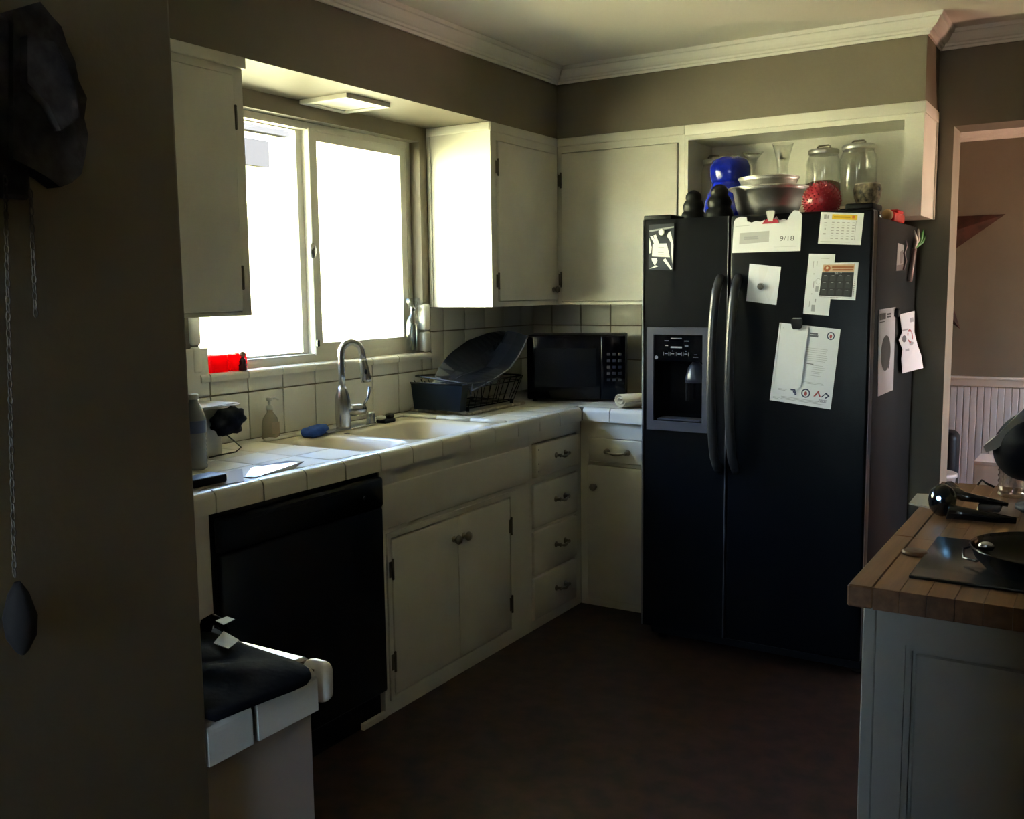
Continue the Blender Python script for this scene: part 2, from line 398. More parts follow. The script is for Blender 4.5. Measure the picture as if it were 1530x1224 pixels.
# ------------------------------------------------------------------ cabinet helpers
def fm(F):
    "F=('L',X): u=y, n=+x ; F=('B',Y): u=x, n=-y ; F=('I',Y) same as B"
    k, p = F
    if k == 'L': return Matrix(((0, 1, 0, p), (1, 0, 0, 0), (0, 0, 1, 0), (0, 0, 0, 1)))
    return Matrix(((1, 0, 0, 0), (0, -1, 0, p), (0, 0, 1, 0), (0, 0, 0, 1)))
# local coordinates: (u, n, z)
def knob(F, u, z, parent, n=0.0, r=.016):
    mb = MB(fm(F)); mb.lathe([(.011, 0), (.012, .003), (.006, .006), (.006, .014), (r * .85, .018), (r, .025), (r * .8, .031), (.003, .034)], (u, n, z), 16, 'y')
    return mb.build('knob', HANDLE, parent)
def pull(F, u, z, parent, n=0.0, w=.052):
    mb = MB(fm(F))
    for s in (-1, 1):
        mb.lathe([(.013, 0), (.013, .003), (.007, .006), (.006, .020), (.009, .024), (.004, .028)], (u + s * w, n, z), 14, 'y')
    pth = [(u + w * t, n + .021 + .004 * math.cos(t * PI / 2), z - .008 * math.cos(t * PI / 2)) for t in [-1 + .125 * k for k in range(17)]]
    mb.tube(pth, [.0045 + .0025 * math.cos((-1 + .125 * k) * PI / 2) ** 4 for k in range(17)], 8)
    return mb.build('handle', HANDLE, parent)
def hinge(F, u, z, parent, n=0.0, s=1):
    mb = MB(fm(F)); mb.box(u - .016, u + .0, n, n + .0025, z - .028, z + .028, .001)
    mb.tube([(u, n + .005, z - .030), (u, n + .005, z + .030)], .0045, 8); mb.ball((u, n + .005, z + .033), .005, 8, 6); mb.ball((u, n + .005, z - .033), .005, 8, 6)
    mb.box(u, u + .010, n, n + .0025, z - .022, z + .022, .001)
    return mb.build('hinge', HINGE, parent)
def front(F, u0, u1, z0, z1, parent, name='door', n0=-.012, n1=.010, bev=.004):
    return MB(fm(F)).box(u0, u1, n0, n1, z0, z1, bev, 2).build(name, CAB, parent)
def carcass(F, u0, u1, z0, z1, depth, openings, parent, toe=0.0):
    mb = MB(fm(F)); mb.slab('y', -.018, 0, u0, u1, z0, z1, openings)
    mb.box(u0, u0 + .016, -depth, -.018, z0, z1); mb.box(u1 - .016, u1, -depth, -.018, z0, z1)
    mb.box(u0 + .016, u1 - .016, -depth, -.018, z0, z0 + .016); mb.box(u0 + .016, u1 - .016, -depth, -depth + .008, z0 + .016, z1)
    return mb.build('cabinet_body', CAB, parent)

LF, BF = ('L', XF), ('B', YF)
gp = .003
def inset(o): return (o[0] + gp, o[1] - gp, o[2] + gp, o[3] - gp)
# ---- sink base
sb = thing('sink_base_cabinet', 'white base cabinet under the sink with two knobbed doors and a false front', 'cabinet', (XF, -1.6, 0))
ops = [(-2.000, -1.240, .066, .612)]
carcass(LF, -2.045, -1.078, 0, .855, .56, ops, sb)
MB(fm(LF)).box(-2.043, -1.086, 0, .010, .650, .800, .008, 2).build('false_front', CAB, sb)
o = inset(ops[0]); mid = -1.608
d1 = front(LF, o[0], mid - .0005, o[2], o[3], sb); d2 = front(LF, mid + .0005, o[1], o[2], o[3], sb)
MB(fm(LF)).slab('y', 0, .008, -2.022, -1.178, .050, .634, [(-2.003, -1.237, .063, .615)]).build('door_surround', CAB, sb)
knob(LF, mid - .032, .532, d1, .010, .018); knob(LF, mid + .032, .532, d2, .010, .018)
for z in (.184, .508): hinge(LF, -2.001, z, d1, .008); hinge(LF, -1.238, z - .012, d2, .008)
# ---- drawer stack
dr = thing('drawer_base_cabinet', 'white base cabinet with four stacked drawers beside the sink doors', 'cabinet', (XF, -.85, 0))
dops = [(-1.050, -.655, .655, .800), (-1.056, -.662, .440, .628), (-1.058, -.668, .236, .428), (-1.060, -.675, .044, .228)]
carcass(LF, -1.0775, -.6155, 0, .855, .56, [(a, b, c, d + (.004 if i == 0 else 0)) for i, (a, b, c, d) in enumerate(dops)], dr)
for i, op in enumerate(dops):
    a, b, c, d = inset(op)
    dw = front(LF, a + (.010 if i == 0 else 0), b, c, d, dr, 'drawer', n1=.014 if i == 0 else .011)
    pull(LF, -.828, (c + d) / 2 + .004, dw, .014 if i == 0 else .011, .040)
    if i == 0:
        for z in (.775, .715, .682): MB(fm(LF)).lathe([(.004, 0), (.003, .001)], (a + .030, .014, z), 10, 'y').build('screw', HINGE, dw)
# ---- right-hand base (back wall run)
cb = thing('corner_base_cabinet', 'white base cabinet with one drawer over a knobbed door beside the fridge', 'cabinet', (.85, YF, 0))
bops = [(.655, .985, .668, .780), (.650, .990, .035, .655)]
carcass(BF, .6135, 1.04, .0, .855, .58, bops, cb)
a, b, c, d = inset(bops[0]); dw = front(BF, a, b, c, d, cb, 'drawer'); pull(BF, .803, .722, dw, .010, .050)
a, b, c, d = inset(bops[1]); dd = front(BF, a, b, c, d, cb, 'door'); knob(BF, .690, .556, dd, .010, .017)
# ---- blank cabinet left of dishwasher + near leg
nc = thing('end_base_cabinet', 'white base cabinet stile left of the black dishwasher', 'cabinet', (XF, -3.1, 0))
carcass(LF, -3.50, -2.762, 0, .855, .56, [], nc)

# ---- wall cabinets
def wallcab(name, label, F, u0, u1, z0, z1, depth, ops, hinges, knobs, loc):
    t = thing(name, label, 'cabinet', loc)
    carcass(F, u0, u1, z0, z1, depth, ops, t)
    for i, op in enumerate(ops):
        a, b, c, d = inset(op); dd = front(F, a, b, c, d, t)
        for (u, z) in hinges[i]: hinge(F, u, z, dd, .004)
        for (u, z) in knobs[i]: knob(F, u, z, dd, .010)
    return t
UL, UB = ('L', XS), ('B', -DS)
w1 = wallcab('wall_cabinet', 'white wall cabinet left of the window, above the water bottle', UL, -3.15, -2.312, ZU, ZS - .001, XS - .002, [(-2.98, -2.352, ZU + .012, 2.100)], [[(-2.352, 1.972), (-2.352, 1.488)]], [[]], (XS, -2.7, ZU))
MB(fm(UL)).box(-3.15, -2.304, 0, .012, 2.122, ZS - .001, .004, 2).build('top_moulding', CAB, w1)
w2 = wallcab('wall_cabinet', 'white wall cabinet right of the window, its side bright with daylight', UL, -.909, -DS - .001, ZU, ZS - .001, XS - .002, [(-.862, -.335, ZU + .022, 2.085)], [[(-.862, 1.971), (-.866, 1.482)]], [[(-.383, 1.442)]], (XS, -.6, ZU))
MB(fm(UL)).box(-.914, -DS - .006, 0, .006, 2.118, ZS - .001, .003, 2).build('top_moulding', CAB, w2)
MB().box(.002, XS, -.917, -.909, 2.122, ZS - .001, .003, 2).build('top_moulding', CAB, w2)
MB().box(.002, .022, -.917, -.909, ZU, 2.122, .003, 2).build('scribe_moulding', CAB, w2)
w3 = wallcab('wall_cabinet', 'white wall cabinet with plain door on the back wall beside the fridge', UB, XS + .001, .985, ZU, ZS - .001, DS - .002, [(.360, .955, ZU + .012, 2.088)], [[(.359, 1.960), (.359, 1.49)]], [[]], (.66, -DS, ZU))
MB(fm(UB)).box(XS + .008, .985, 0, .006, 2.118, ZS - .001, .003, 2).build('top_moulding', CAB, w3)
w4 = thing('open_shelf_cabinet', 'white open cabinet over the fridge holding glass jars', 'cabinet', (1.48, -DS, 1.715))
mb = MB(fm(UB)); mb.slab('y', -.018, 0, .986, XE, 1.715, ZS - .001, [(1.0, 1.905, 1.768, 2.092)])
mb.box(.986, 1.0, -.316, -.018, 1.715, ZS - .002); mb.box(1.905, XE, -.316, -.018, 1.715, ZS - .002)
mb.box(1.0, 1.905, -.316, -.018, 1.715, 1.768); mb.box(1.0, 1.905, -.316, -.018, 2.095, ZS - .002); mb.box(1.0, 1.905, -.316, -.300, 1.768, 2.095)
mb.build('cabinet_body', CAB, w4)
MB(fm(UB)).box(.986, XE + .006, 0, .007, 2.112, ZS - .001, .003, 2).build('top_moulding', CAB, w4)
MB().box(XE, XE + .007, -DS, -.002, 2.112, ZS - .001, .003, 2).build('top_moulding', CAB, w4)
MB().box(XE, XE + .006, -.030, -.002, 1.715, 2.112, .002).build('scribe_moulding', CAB, w4)

# ------------------------------------------------------------------ tiled worktop
SY0, SY1, SX0, SX1 = -2.055, -1.235, .085, .590      # sink cut-out
ct = thing('tiled_countertop', 'white tiled L-shaped kitchen worktop with rounded edge tiles along the window', 'countertop', (.3, -1.8, .857))
cx = XC - .0085
mb = MB().slab('z', .857, H - .007, .001, cx, -3.51, -.001, [(SX0, SX1, SY0, SY1)]); mb.slab('z', .857, H - .007, cx, 1.04, -DC + .0085, -.001); mb.build('substrate', GROUTD, ct)
def edge_piece(p0, p1, out, z=H, hgt=.060, r=.020, back=.045):
    "bullnose edge tile from p0 to p1 (xy), out = outward direction (xy)"
    p0, p1, out = Vector((*p0, 0)), Vector((*p1, 0)), Vector((*out, 0))
    prof = [(-back, z - .007), (-back, z)] + [(-r + r * math.sin(q), z - r + r * math.cos(q)) for q in [PI / 12 * k for k in range(7)]] + [(0, z - hgt), (-.008, z - hgt), (-.008, z - .007)]
    k = len(prof); V = [p0 + out * a + Vector((0, 0, h)) for a, h in prof] + [p1 + out * a + Vector((0, 0, h)) for a, h in prof]
    return MB().add(V, [list(range(k)), list(range(k, 2 * k))[::-1]] + [(i, (i + 1) % k, k + (i + 1) % k, k + i) for i in range(k)])
ej = [-2.58 + T * k for k in range(-6, 12)]
ej = [y for y in ej if y < -.69] + [-DC]
ej[0] = -3.50
for i in range(len(ej) - 1):
    edge_piece((XC, ej[i] + G / 2), (XC, ej[i + 1] - G / 2 - (.0 if i < len(ej) - 2 else 0)), (1, 0)).build('edge_tile', TILE, ct)
ex = [XC + .002, .772, .772 + T, 1.04]
for i in range(3): edge_piece((ex[i] + G / 2, -DC), (ex[i + 1] - G / 2, -DC), (0, -1)).build('edge_tile', TILE, ct)
# field tiles
txs = [.004, .075, .250, .415, XC - .047]
def field(x0, x1, y0, y1):
    if x1 - x0 < .012 or y1 - y0 < .012: return
    tile(ct, 'z', (x0 + G / 2, y0 + G / 2, H - .007), x1 - x0 - G, y1 - y0 - G, .007)
fy = [-2.58 + T * k for k in range(-5, 15)]
for i in range(len(fy) - 1):
    for j in range(len(txs) - 1):
        y0, y1, x0, x1 = fy[i], min(fy[i + 1], -.004), txs[j], txs[j + 1]
        if y1 <= y0: continue
        if x1 <= SX0 or y1 <= SY0 or y0 >= SY1: field(x0, x1, y0, y1); continue
        if y0 < SY0: field(x0, x1, y0, SY0)
        if y1 > SY1 + .02: field(x0, x1, SY1 + .016, y1)
for i, (x0, x1) in enumerate([(XC - .047, .772), (.772, .772 + T), (.772 + T, 1.04)]):
    for y0, y1 in ((-DC + .047, -.45), (-.45, -.277), (-.277, -.104), (-.104, -.004)): field(x0, x1, y0, y1)
# quarter-round trim round the sink opening
qx = [.085, .26, .43, .60]
def qround(p0, p1, name='sink_edge_tile'):
    p0, p1 = Vector(p0), Vector(p1); d = (p1 - p0).normalized(); sd = Vector((-d.y, d.x, 0)); prof = [(-.011, 0), (-.011, .004), (-.006, .010), (0, .012), (.006, .010), (.011, .004), (.011, 0)]
    k = len(prof); V = [p0 + sd * a + Vector((0, 0, h)) for a, h in prof] + [p1 + sd * a + Vector((0, 0, h)) for a, h in prof]
    return MB().add(V, [list(range(k)), list(range(k, 2 * k))[::-1]] + [(i, (i + 1) % k, k + (i + 1) % k, k + i) for i in range(k)], True).build(name, TILE, ct)
for i in range(3): qround((qx[i] + G / 2, SY1 + .004, H - .003), (qx[i + 1] - G / 2, SY1 + .004, H - .003))
yy = [SY0 + .02, -1.88, -1.70, -1.53, -1.36, SY1 - .01]
for i in range(5): qround((SX0 - .004, yy[i] + G / 2, H - .003), (SX0 - .004, yy[i + 1] - G / 2, H - .003))

# ------------------------------------------------------------------ sink
sk = thing('kitchen_sink', 'cream enamel double-bowl sink set into the tiled worktop', 'sink', (.34, -1.65, H - .2))
def rrect(cx_, cy_, w, h, r, n=5):
    pts = []
    for qx_, qy_, a0 in ((1, 1, 0), (-1, 1, PI / 2), (-1, -1, PI), (1, -1, 1.5 * PI)):
        for k in range(n + 1):
            a = a0 + PI / 2 * k / n; pts.append((cx_ + qx_ * (w / 2 - r) + r * math.cos(a), cy_ + qy_ * (h / 2 - r) + r * math.sin(a)))
    return pts
def bowl_mb(cx_, cy_, w, h, depth, ztop, r=.09):
    mb = MB(); rings = []
    for (dw, z) in ((0.030, ztop), (.012, ztop - .002), (0, ztop - .012), (-.018, ztop - depth * .6), (-.04, ztop - depth * .92), (-.09, ztop - depth)):
        rings.append([(x, y, z) for x, y in rrect(cx_, cy_, w + 2 * dw, h + 2 * dw, max(.02, min(r + dw, (w + 2 * dw) / 2.05, (h + 2 * dw) / 2.05)), 6)])
    k = len(rings[0]); V = [p for r_ in rings for p in r_]; F = []
    for i in range(len(rings) - 1): F += [(i * k + j, i * k + (j + 1) % k, (i + 1) * k + (j + 1) % k, (i + 1) * k + j) for j in range(k)]
    F.append([(len(rings) - 1) * k + j for j in range(k)])
    return mb.add(V, F, True)
zt = H - .004
rimz = MB(); B1 = (.375, -1.915, .38, .205); B2 = (.375, -1.510, .38, .450)
def sinkrim(bowls, x0, x1, y0, y1, z):
    # flat deck as a plate cut by the two bowls (triangulated fill)
    bm = bmesh.new(); loops = [rrect((x0 + x1) / 2, (y0 + y1) / 2, x1 - x0, y1 - y0, .03, 5)] + [rrect(b[0], b[1], b[2] + .06, b[3] + .06, min(.12, (b[3] + .06) / 2.05), 6) for b in bowls]
    es = []
    for lp in loops:
        vs = [bm.verts.new((x, y, z)) for x, y in lp]; es += [bm.edges.new((vs[i], vs[(i + 1) % len(vs)])) for i in range(len(vs))]
    bmesh.ops.triangle_fill(bm, use_beauty=True, edges=es); bm.verts.index_update()
    mb = MB().add([v.co.copy() for v in bm.verts], [[v.index for v in f.verts] for f in bm.faces]); bm.free(); return mb
sinkrim([B1, B2], SX0 + .004, SX1 - .002, SY0 + .004, SY1 - .006, zt).build('deck', SINK, sk)
for b, dp in ((B1, .12), (B2, .19)):
    bo = bowl_mb(*b, dp, zt + .0005).build('bowl', SINK, sk)
    MB().lathe([(.030, 0), (.036, .002), (.020, .001)], (b[0], b[1], zt - dp + .002), 16).build('drain', CHROME, bo)
MB().lathe([(.012, 0), (.012, .002), (.009, .002)], (.215, -1.745, zt), 14).build('plug_cover', CHROME, sk)

# ------------------------------------------------------------------ faucet and sink things
fx, fyy = .130, -1.668
fa = thing('faucet', 'brushed steel gooseneck pull-down faucet behind the sink', 'faucet', (fx, fyy, zt))
mb = MB(); mb.box(fx - .028, fx + .028, fyy - .12, fyy + .13, zt, zt + .007, .0035, 2); mb.build('deck_plate', CHROME, fa)
MB().lathe([(.028, 0), (.028, .01), (.030, .04), (.031, .09), (.027, .125), (.019, .150), (.0165, .160)], (fx, fyy, zt + .007), 22).build('body', CHROME, fa)
R_ = .041; top = 1.208; dirv = Vector((.55, .83, 0)).normalized()
path = [(fx, fyy, H + .15), (fx, fyy, 1.13), (fx, fyy, top)] + [tuple(Vector((fx, fyy, top)) + dirv * (R_ - R_ * math.cos(a)) + Vector((0, 0, R_ * math.sin(a)))) for a in [PI / 12 * k for k in range(1, 12)]]
end = Vector((fx, fyy, top)) + dirv * 2 * R_
path += [tuple(end + Vector((0, 0, -.004)) + dirv * .001), tuple(end + Vector((0, 0, -.03)) + dirv * .004)]
MB().tube(path, .0135, 14).build('spout', CHROME, fa)
e0 = end + Vector((0, 0, -.03)) + dirv * .004
sp = MB().tube([e0 + Vector((0, 0, .004)), e0, e0 + Vector((0, 0, -.02)) + dirv * .003, e0 + Vector((0, 0, -.075)) + dirv * .010, e0 + Vector((0, 0, -.085)) + dirv * .011], [.0145, .0155, .0165, .0215, .0205], 16).build('spray_head', CHROME, fa)
bt = MB().ball(tuple(e0 + Vector((.016, -.004, -.045))), .007, 10, 6, (1, 1, 1.6)).build('button', BLACKM, sp)
MB().tube([(fx + .01, fyy + .01, .985), (fx + .035, fyy + .060, .985), (fx + .042, fyy + .078, .985)], [.0235, .0225, .020], 16).build('valve', CHROME, fa)
MB().tube([(fx + .04, fyy + .074, .998), (fx + .05, fyy + .092, 1.03), (fx + .055, fyy + .100, 1.072)], [.006, .0055, .007], 10).build('lever', CHROME, fa)
ag = tag(MB().lathe([(.019, 0), (.019, .01), (.0175, .012), (.0175, .045), (.015, .052), (.004, .054)], (.135, -1.508, zt), 18).build('air_gap_cap', CHROME), 'short steel air gap cap beside the faucet', 'air gap')
br = thing('dish_brush', 'dark scrub brush with clear handle lying on the sink rim', 'brush', (.14, -1.42, zt))
MB().box(.115, .165, -1.455, -1.385, zt, zt + .016, .006, 2).build('bristle_block', BLACKM, br)
MB().box(.125, .155, -1.41, -1.38, zt + .016, zt + .034, .006, 2).build('grip', BLACKM, br)
MB().ball((.135, -1.445, zt + .022), .02, 12, 8, (1, 1.2, .5)).build('clear_cover', mat('clear_brush_plastic', (.45, .45, .42), .15), br)
spg = MB(); random.seed(3)
bm = bmesh.new(); bmesh.ops.create_uvsphere(bm, u_segments=20, v_segments=12, radius=1)
for v in bm.verts:
    q = v.co; k = 1 + .10 * math.sin(5 * q.x + 3 * q.y) + .08 * math.sin(9 * q.y)
    v.co = Vector((.15 + .040 * q.x * k, -1.845 + .062 * q.y * k, zt + max(0, .020 + .021 * q.z * k + .006 * q.y)))
bm.verts.index_update(); spg.add([v.co.copy() for v in bm.verts], [[v.index for v in f.verts] for f in bm.faces], True); bm.free()
tag(spg.build('sponge_cloth', mat('blue_cloth', (.012, .065, .32), .85, var=.2, vscale=60, bump=.5, bscale=200)), 'crumpled blue sponge cloth on the sink edge', 'sponge')
so = thing('soap_pump_bottle', 'clear pump bottle of pale soap standing behind the sink', 'bottle', (.062, -1.985, H))
SOAP = mat('amber_soap_plastic', (.30, .27, .20), .25); 
mb = MB(); prof = [(.034, 0), (.036, .004), (.035, .045), (.029, .075), (.016, .092), (.012, .096), (.012, .105)]
mb.lathe(prof, (0, 0, 0), 20); mb.xf = Matrix.Translation((.062, -1.985, H + .0005)) @ Matrix.Diagonal((.75, 1, 1, 1)); mb.build('bottle', SOAP, so)
MB().box(.0885, .0895, -2.003, -1.966, H + .02, H + .062, .0003).build('label', mat('soap_label', (.36, .28, .20), .6), so)
pm = mat('white_plastic', (.62, .62, .60), .35)
mb = MB().lathe([(.013, 0), (.013, .014), (.006, .016), (.005, .032), (.012, .034), (.012, .044), (.003, .046)], (.062, -1.985, H + .1045), 14); mb.tube([(.062, -1.985, H + .145), (.062, -1.955, H + .145), (.062, -1.940, H + .138)], .005, 8); mb.build('pump', pm, so)

# ------------------------------------------------------------------ window sill things
RED = bpy.data.materials.new('red_glass'); RED.use_nodes = True
_b = RED.node_tree.nodes['Principled BSDF']; _b.inputs['Base Color'].default_value = (.85, .01, .02, 1); _b.inputs['Roughness'].default_value = .2
_t = RED.node_tree.nodes.new('ShaderNodeBsdfTranslucent'); _t.inputs[0].default_value = (.95, .015, .03, 1)
_m = RED.node_tree.nodes.new('ShaderNodeMixShader'); _m.inputs[0].default_value = .65
RED.node_tree.links.new(_b.outputs[0], _m.inputs[1]); RED.node_tree.links.new(_t.outputs[0], _m.inputs[2]); RED.node_tree.links.new(_m.outputs[0], RED.node_tree.nodes['Material Output'].inputs[0])
for nm, y0, lab in (('votive_holder', -2.190, 'red glass votive cup against the window jamb'), ('votive_holder', -2.100, 'red glass votive cup with a small figure in front of it')):
    mb = MB(); out = [(x, y) for x, y in rrect(-.028, y0 + .042, .055, .080, .012, 3)]; inn = [(x, y) for x, y in rrect(-.028, y0 + .042, .047, .072, .010, 3)]
    k = len(out); z0, z1 = WZ0 + .0165, WZ0 + .076
    V = [(x, y, z0) for x, y in out] + [(x, y, z1) for x, y in out] + [(x, y, z1) for x, y in inn] + [(x, y, z0 + .006) for x, y in inn]
    F = [list(range(k))[::-1], list(range(3 * k, 4 * k))]
    for r_ in range(3): F += [(r_ * k + j, r_ * k + (j + 1) % k, (r_ + 1) * k + (j + 1) % k, (r_ + 1) * k + j) for j in range(k)]
    vt = thing(nm, lab, 'candle holder', (-.028, y0 + .042, z0)); mb.add(V, F).build('cup', RED, vt)
fg = thing('figurine', 'tiny dark figurine with tan round head in front of the red votive', 'figurine', (.006, -2.052, WZ0 + .0165))
mb = MB().lathe([(.014, 0), (.016, .004), (.010, .022), (.013, .032), (.007, .045), (.003, .048)], (.006, -2.052, WZ0 + .0165), 14); mb.tube([(.006, -2.068, WZ0 + .032), (.006, -2.052, WZ0 + .054), (.006, -2.036, WZ0 + .032)], .004, 6); mb.build('body', mat('dark_red_doll', (.10, .012, .012), .6), fg)
MB().ball((.006, -2.052, WZ0 + .074), .0115, 14, 10).build('head', mat('tan_wood', (.34, .20, .11), .6), fg)
CLEAR = pane_mat('clear_glassware', (.965, .97, .96), .03)
gb = thing('glass_bottle', 'tall clear glass bottle on the window sill beside the wall cabinet', 'bottle', (-.028, -1.003, WZ0 + .0165))
MB().lathe([(.030, 0), (.033, .004), (.033, .125), (.030, .150), (.013, .175), (.012, .195), (.022, .205), (.030, .222), (.033, .245), (.031, .245), (.010, .200), (.010, .178), (.027, .150), (.030, .125), (.030, .012), (0, .010)], (-.028, -1.003, WZ0 + .0165), 18).build('bottle', CLEAR, gb)
MB().lathe([(.012, 0), (.014, .006), (.014, .016), (.010, .020)], (-.028, -1.003, WZ0 + .203), 14).build('collar', CHROME, gb)
MB().lathe([(.010, 0), (.012, .05), (.010, .118), (.004, .12)], (-.028, -1.003, WZ0 + .03), 12).build('contents', mat('dark_green_glass', (.05, .06, .05), .3), gb)

# ------------------------------------------------------------------ soffit light
li = thing('soffit_light', 'square flush light fixture under the soffit above the window', 'light fixture', (.125, -1.592, ZS))
MB().slab('z', ZS - .016, ZS, .010, .240, -1.718, -1.466, [(.045, .205, -1.683, -1.501)]).build('frame', mat('fixture_frame', (.60, .57, .50), .45), li)
MB().box(.045, .205, -1.683, -1.501, ZS - .012, ZS, .003, 1).build('diffuser', mat('frosted_diffuser', (.74, .70, .60), .35), li)

# ------------------------------------------------------------------ dishwasher
dwt = thing('dishwasher', 'black dishwasher under the tiled worktop left of the sink doors', 'dishwasher', (XF, -2.4, 0))
MB().box(.06, XF, -2.755, -2.052, .10, .850).build('tub', BLACKM, dwt)
MB().box(XF, XF + .024, -2.750, -2.058, .105, .735, .006, 2).build('door', BLACK, dwt)
pn = MB().box(XF, XF + .030, -2.750, -2.058, .738, .838, .010, 2).build('control_panel', BLACK, dwt)
MB().box(XF + .030, XF + .034, -2.66, -2.25, .818, .832, .002).build('handle_lip', BLACKM, pn)
MB().lathe([(.006, 0), (.006, .003), (.004, .004)], (XF + .030, -2.160, .785), 12, 'x').build('button', CHROME, pn)
MB().box(XF - .03, XF - .012, -2.750, -2.055, .0, .105).build('toe_panel', BLACKM, dwt)
struct(MB().box(XF - .010, XF + .006, -2.165, -2.045, .0, .022, .002).build('baseboard_left', CAB))

# ------------------------------------------------------------------ refrigerator
FX0, FX1, FH = 1.062, 1.928, 1.705; FY = -.947; XM = 1.415
fr = thing('refrigerator', 'black side-by-side refrigerator with ice dispenser and papers on its doors', 'refrigerator', (1.495, -.5, 0))
MB().box(FX0 + .006, FX1 - .006, -.845, -.045, .025, FH - .020, .005, 2).build('cabinet_body', mat('fridge_side_black', (.004, .004, .0045), .5, spec=.08), fr)
DX0, DX1, DZ0, DZ1 = 1.116, 1.318, .922, 1.158   # dispenser cavity
fd = MB().slab('y', FY + .004, -.862, FX0, XM - .003, .075, FH, [(DX0, DX1, DZ0, DZ1)]).build('door', BLACK, fr)
plab(fd, 'freezer door with the dispenser')
for zc in (0,):
    MB().box(FX0, FX0 + .008, FY - .002, -.870, .075, FH, .003).build('edge_trim', mat('door_edge_trim', (.38, .38, .40), .32, metal=.8), fd)
    MB().box(XM - .0075, XM - .003, FY + .0005, -.870, .075, FH, .002).build('edge_trim', mat('seam_trim', (.22, .22, .24), .3, metal=.6), fd)
rd = MB().box(XM + .003, FX1, FY, -.862, .075, FH, .010, 3).build('door', BLACK, fr)
MB().box(FX1 - .003, FX1 + .0015, FY + .008, -.930, .08, FH - .005, .001).build('edge_trim', MATS['seam_trim'], rd)
MB().box(FX0 + .008, FX1 - .008, -.862, -.845, .08, FH - .01).build('gasket', BLACKM, fr)
MB().box(FX0 + .01, FX1 - .01, -.865, -.80, .018, .070, .004).build('base_grille', BLACKM, fr)
MB().box(FX0 + .0, FX0 + .115, -.935, -.80, FH, FH + .018, .004, 2).build('hinge_cover', BLACKM, fr)
MB().box(FX1 - .10, FX1 - .004, -.935, -.78, FH - .0, FH + .022, .006, 2).build('hinge_cover', BLACKM, fr)
for x in (FX0 + .05, FX1 - .03): MB().lathe([(.022, 0), (.022, .020), (.014, .03)], (x, -.83, 0), 14).build('foot', CHROME if x > 1.5 else BLACKM, fr)
for sx, xx in ((-1, XM - .034), (1, XM + .036)):
    pth = [(xx + sx * .0, FY + .008, .745)]
    for k in range(0, 21):
        t = k / 20; z = .765 + t * (1.462 - .765); bow = math.sin(PI * t)
        pth.append((xx - .010 * math.sin(PI * t) ** .7, FY - .012 - .046 * bow ** .45, z))
    pth.append((xx, FY + .008, 1.480))
    mb = MB(); mb.tube(pth, .017, 12); plab(mb.build('handle', GREYP if False else mat('handle_black', (.02, .02, .024), .35), fd if sx < 0 else rd), 'curved black door handle')
# dispenser
dp = MB().slab('y', FY - .010, FY + .004, 1.088, 1.340, .885, 1.290, [(DX0, DX1, DZ0, DZ1), (DX0, DX1, 1.158, 1.262)]).build('dispenser_bezel', GREYP, fr)
MB().box(DX0, DX1, FY - .006, FY + .003, 1.158, 1.262, .002).build('control_panel', BLACKG, dp)
mb = MB().slab('y', FY + .082, FY + .084, DX0, DX1, DZ0, DZ1); mb.box(DX0, DX0 + .002, FY, FY + .084, DZ0, DZ1); mb.box(DX1 - .002, DX1, FY, FY + .084, DZ0, DZ1); mb.box(DX0, DX1, FY, FY + .084, DZ1 - .002, DZ1); mb.box(DX0, DX1, FY, FY + .084, DZ0, DZ0 + .002); mb.build('recess', BLACKG, dp)
MB().lathe([(.042, 0), (.040, .02), (.030, .06), (.012, .082)], (1.272, FY + .045, 1.074), 18).build('ice_chute', mat('chute_grey', (.030, .034, .055), .3), dp)
MB().box(1.235, 1.245, FY + .03, FY + .05, 1.0, 1.09, .002).build('lever', BLACKM, dp)
MB().box(DX0 + .01, DX1 - .01, FY + .002, FY + .075, DZ0 + .002, DZ0 + .010, .003).build('drip_tray', GREYP, dp)
mb = MB()
for (x, z, w, h) in ((1.210, 1.248, .044, .003), (1.170, 1.238, .018, .003), (1.252, 1.238, .018, .003), (1.170, 1.219, .012, .003), (1.252, 1.219, .014, .003), (1.210, 1.213, .046, .006), (1.290, 1.186, .012, .002), (1.290, 1.176, .020, .002)): mb.box(x - w / 2, x + w / 2, FY - .0072, FY - .006, z - h / 2, z + h / 2)
for x in (1.168, 1.195, 1.222, 1.250):
    mb.box(x - .006, x + .006, FY - .0072, FY - .006, 1.186, 1.189); mb.box(x - .011, x - .010, FY - .0072, FY - .006, 1.180, 1.194); mb.box(x + .010, x + .011, FY - .0072, FY - .006, 1.180, 1.194)
for x in (1.195, 1.250): mb.box(x - .002, x + .002, FY - .0072, FY - .006, 1.197, 1.200)
mb.build('printed_markings', mat('panel_print', (.20, .21, .24), .6), dp)
MB().lathe([(.007, 0), (.007, .0015), (.005, .002)], (1.127, FY - .0078, 1.172), 16, 'y').build('round_emblem', mat('emblem_silver', (.35, .35, .38), .4, metal=.5), dp)

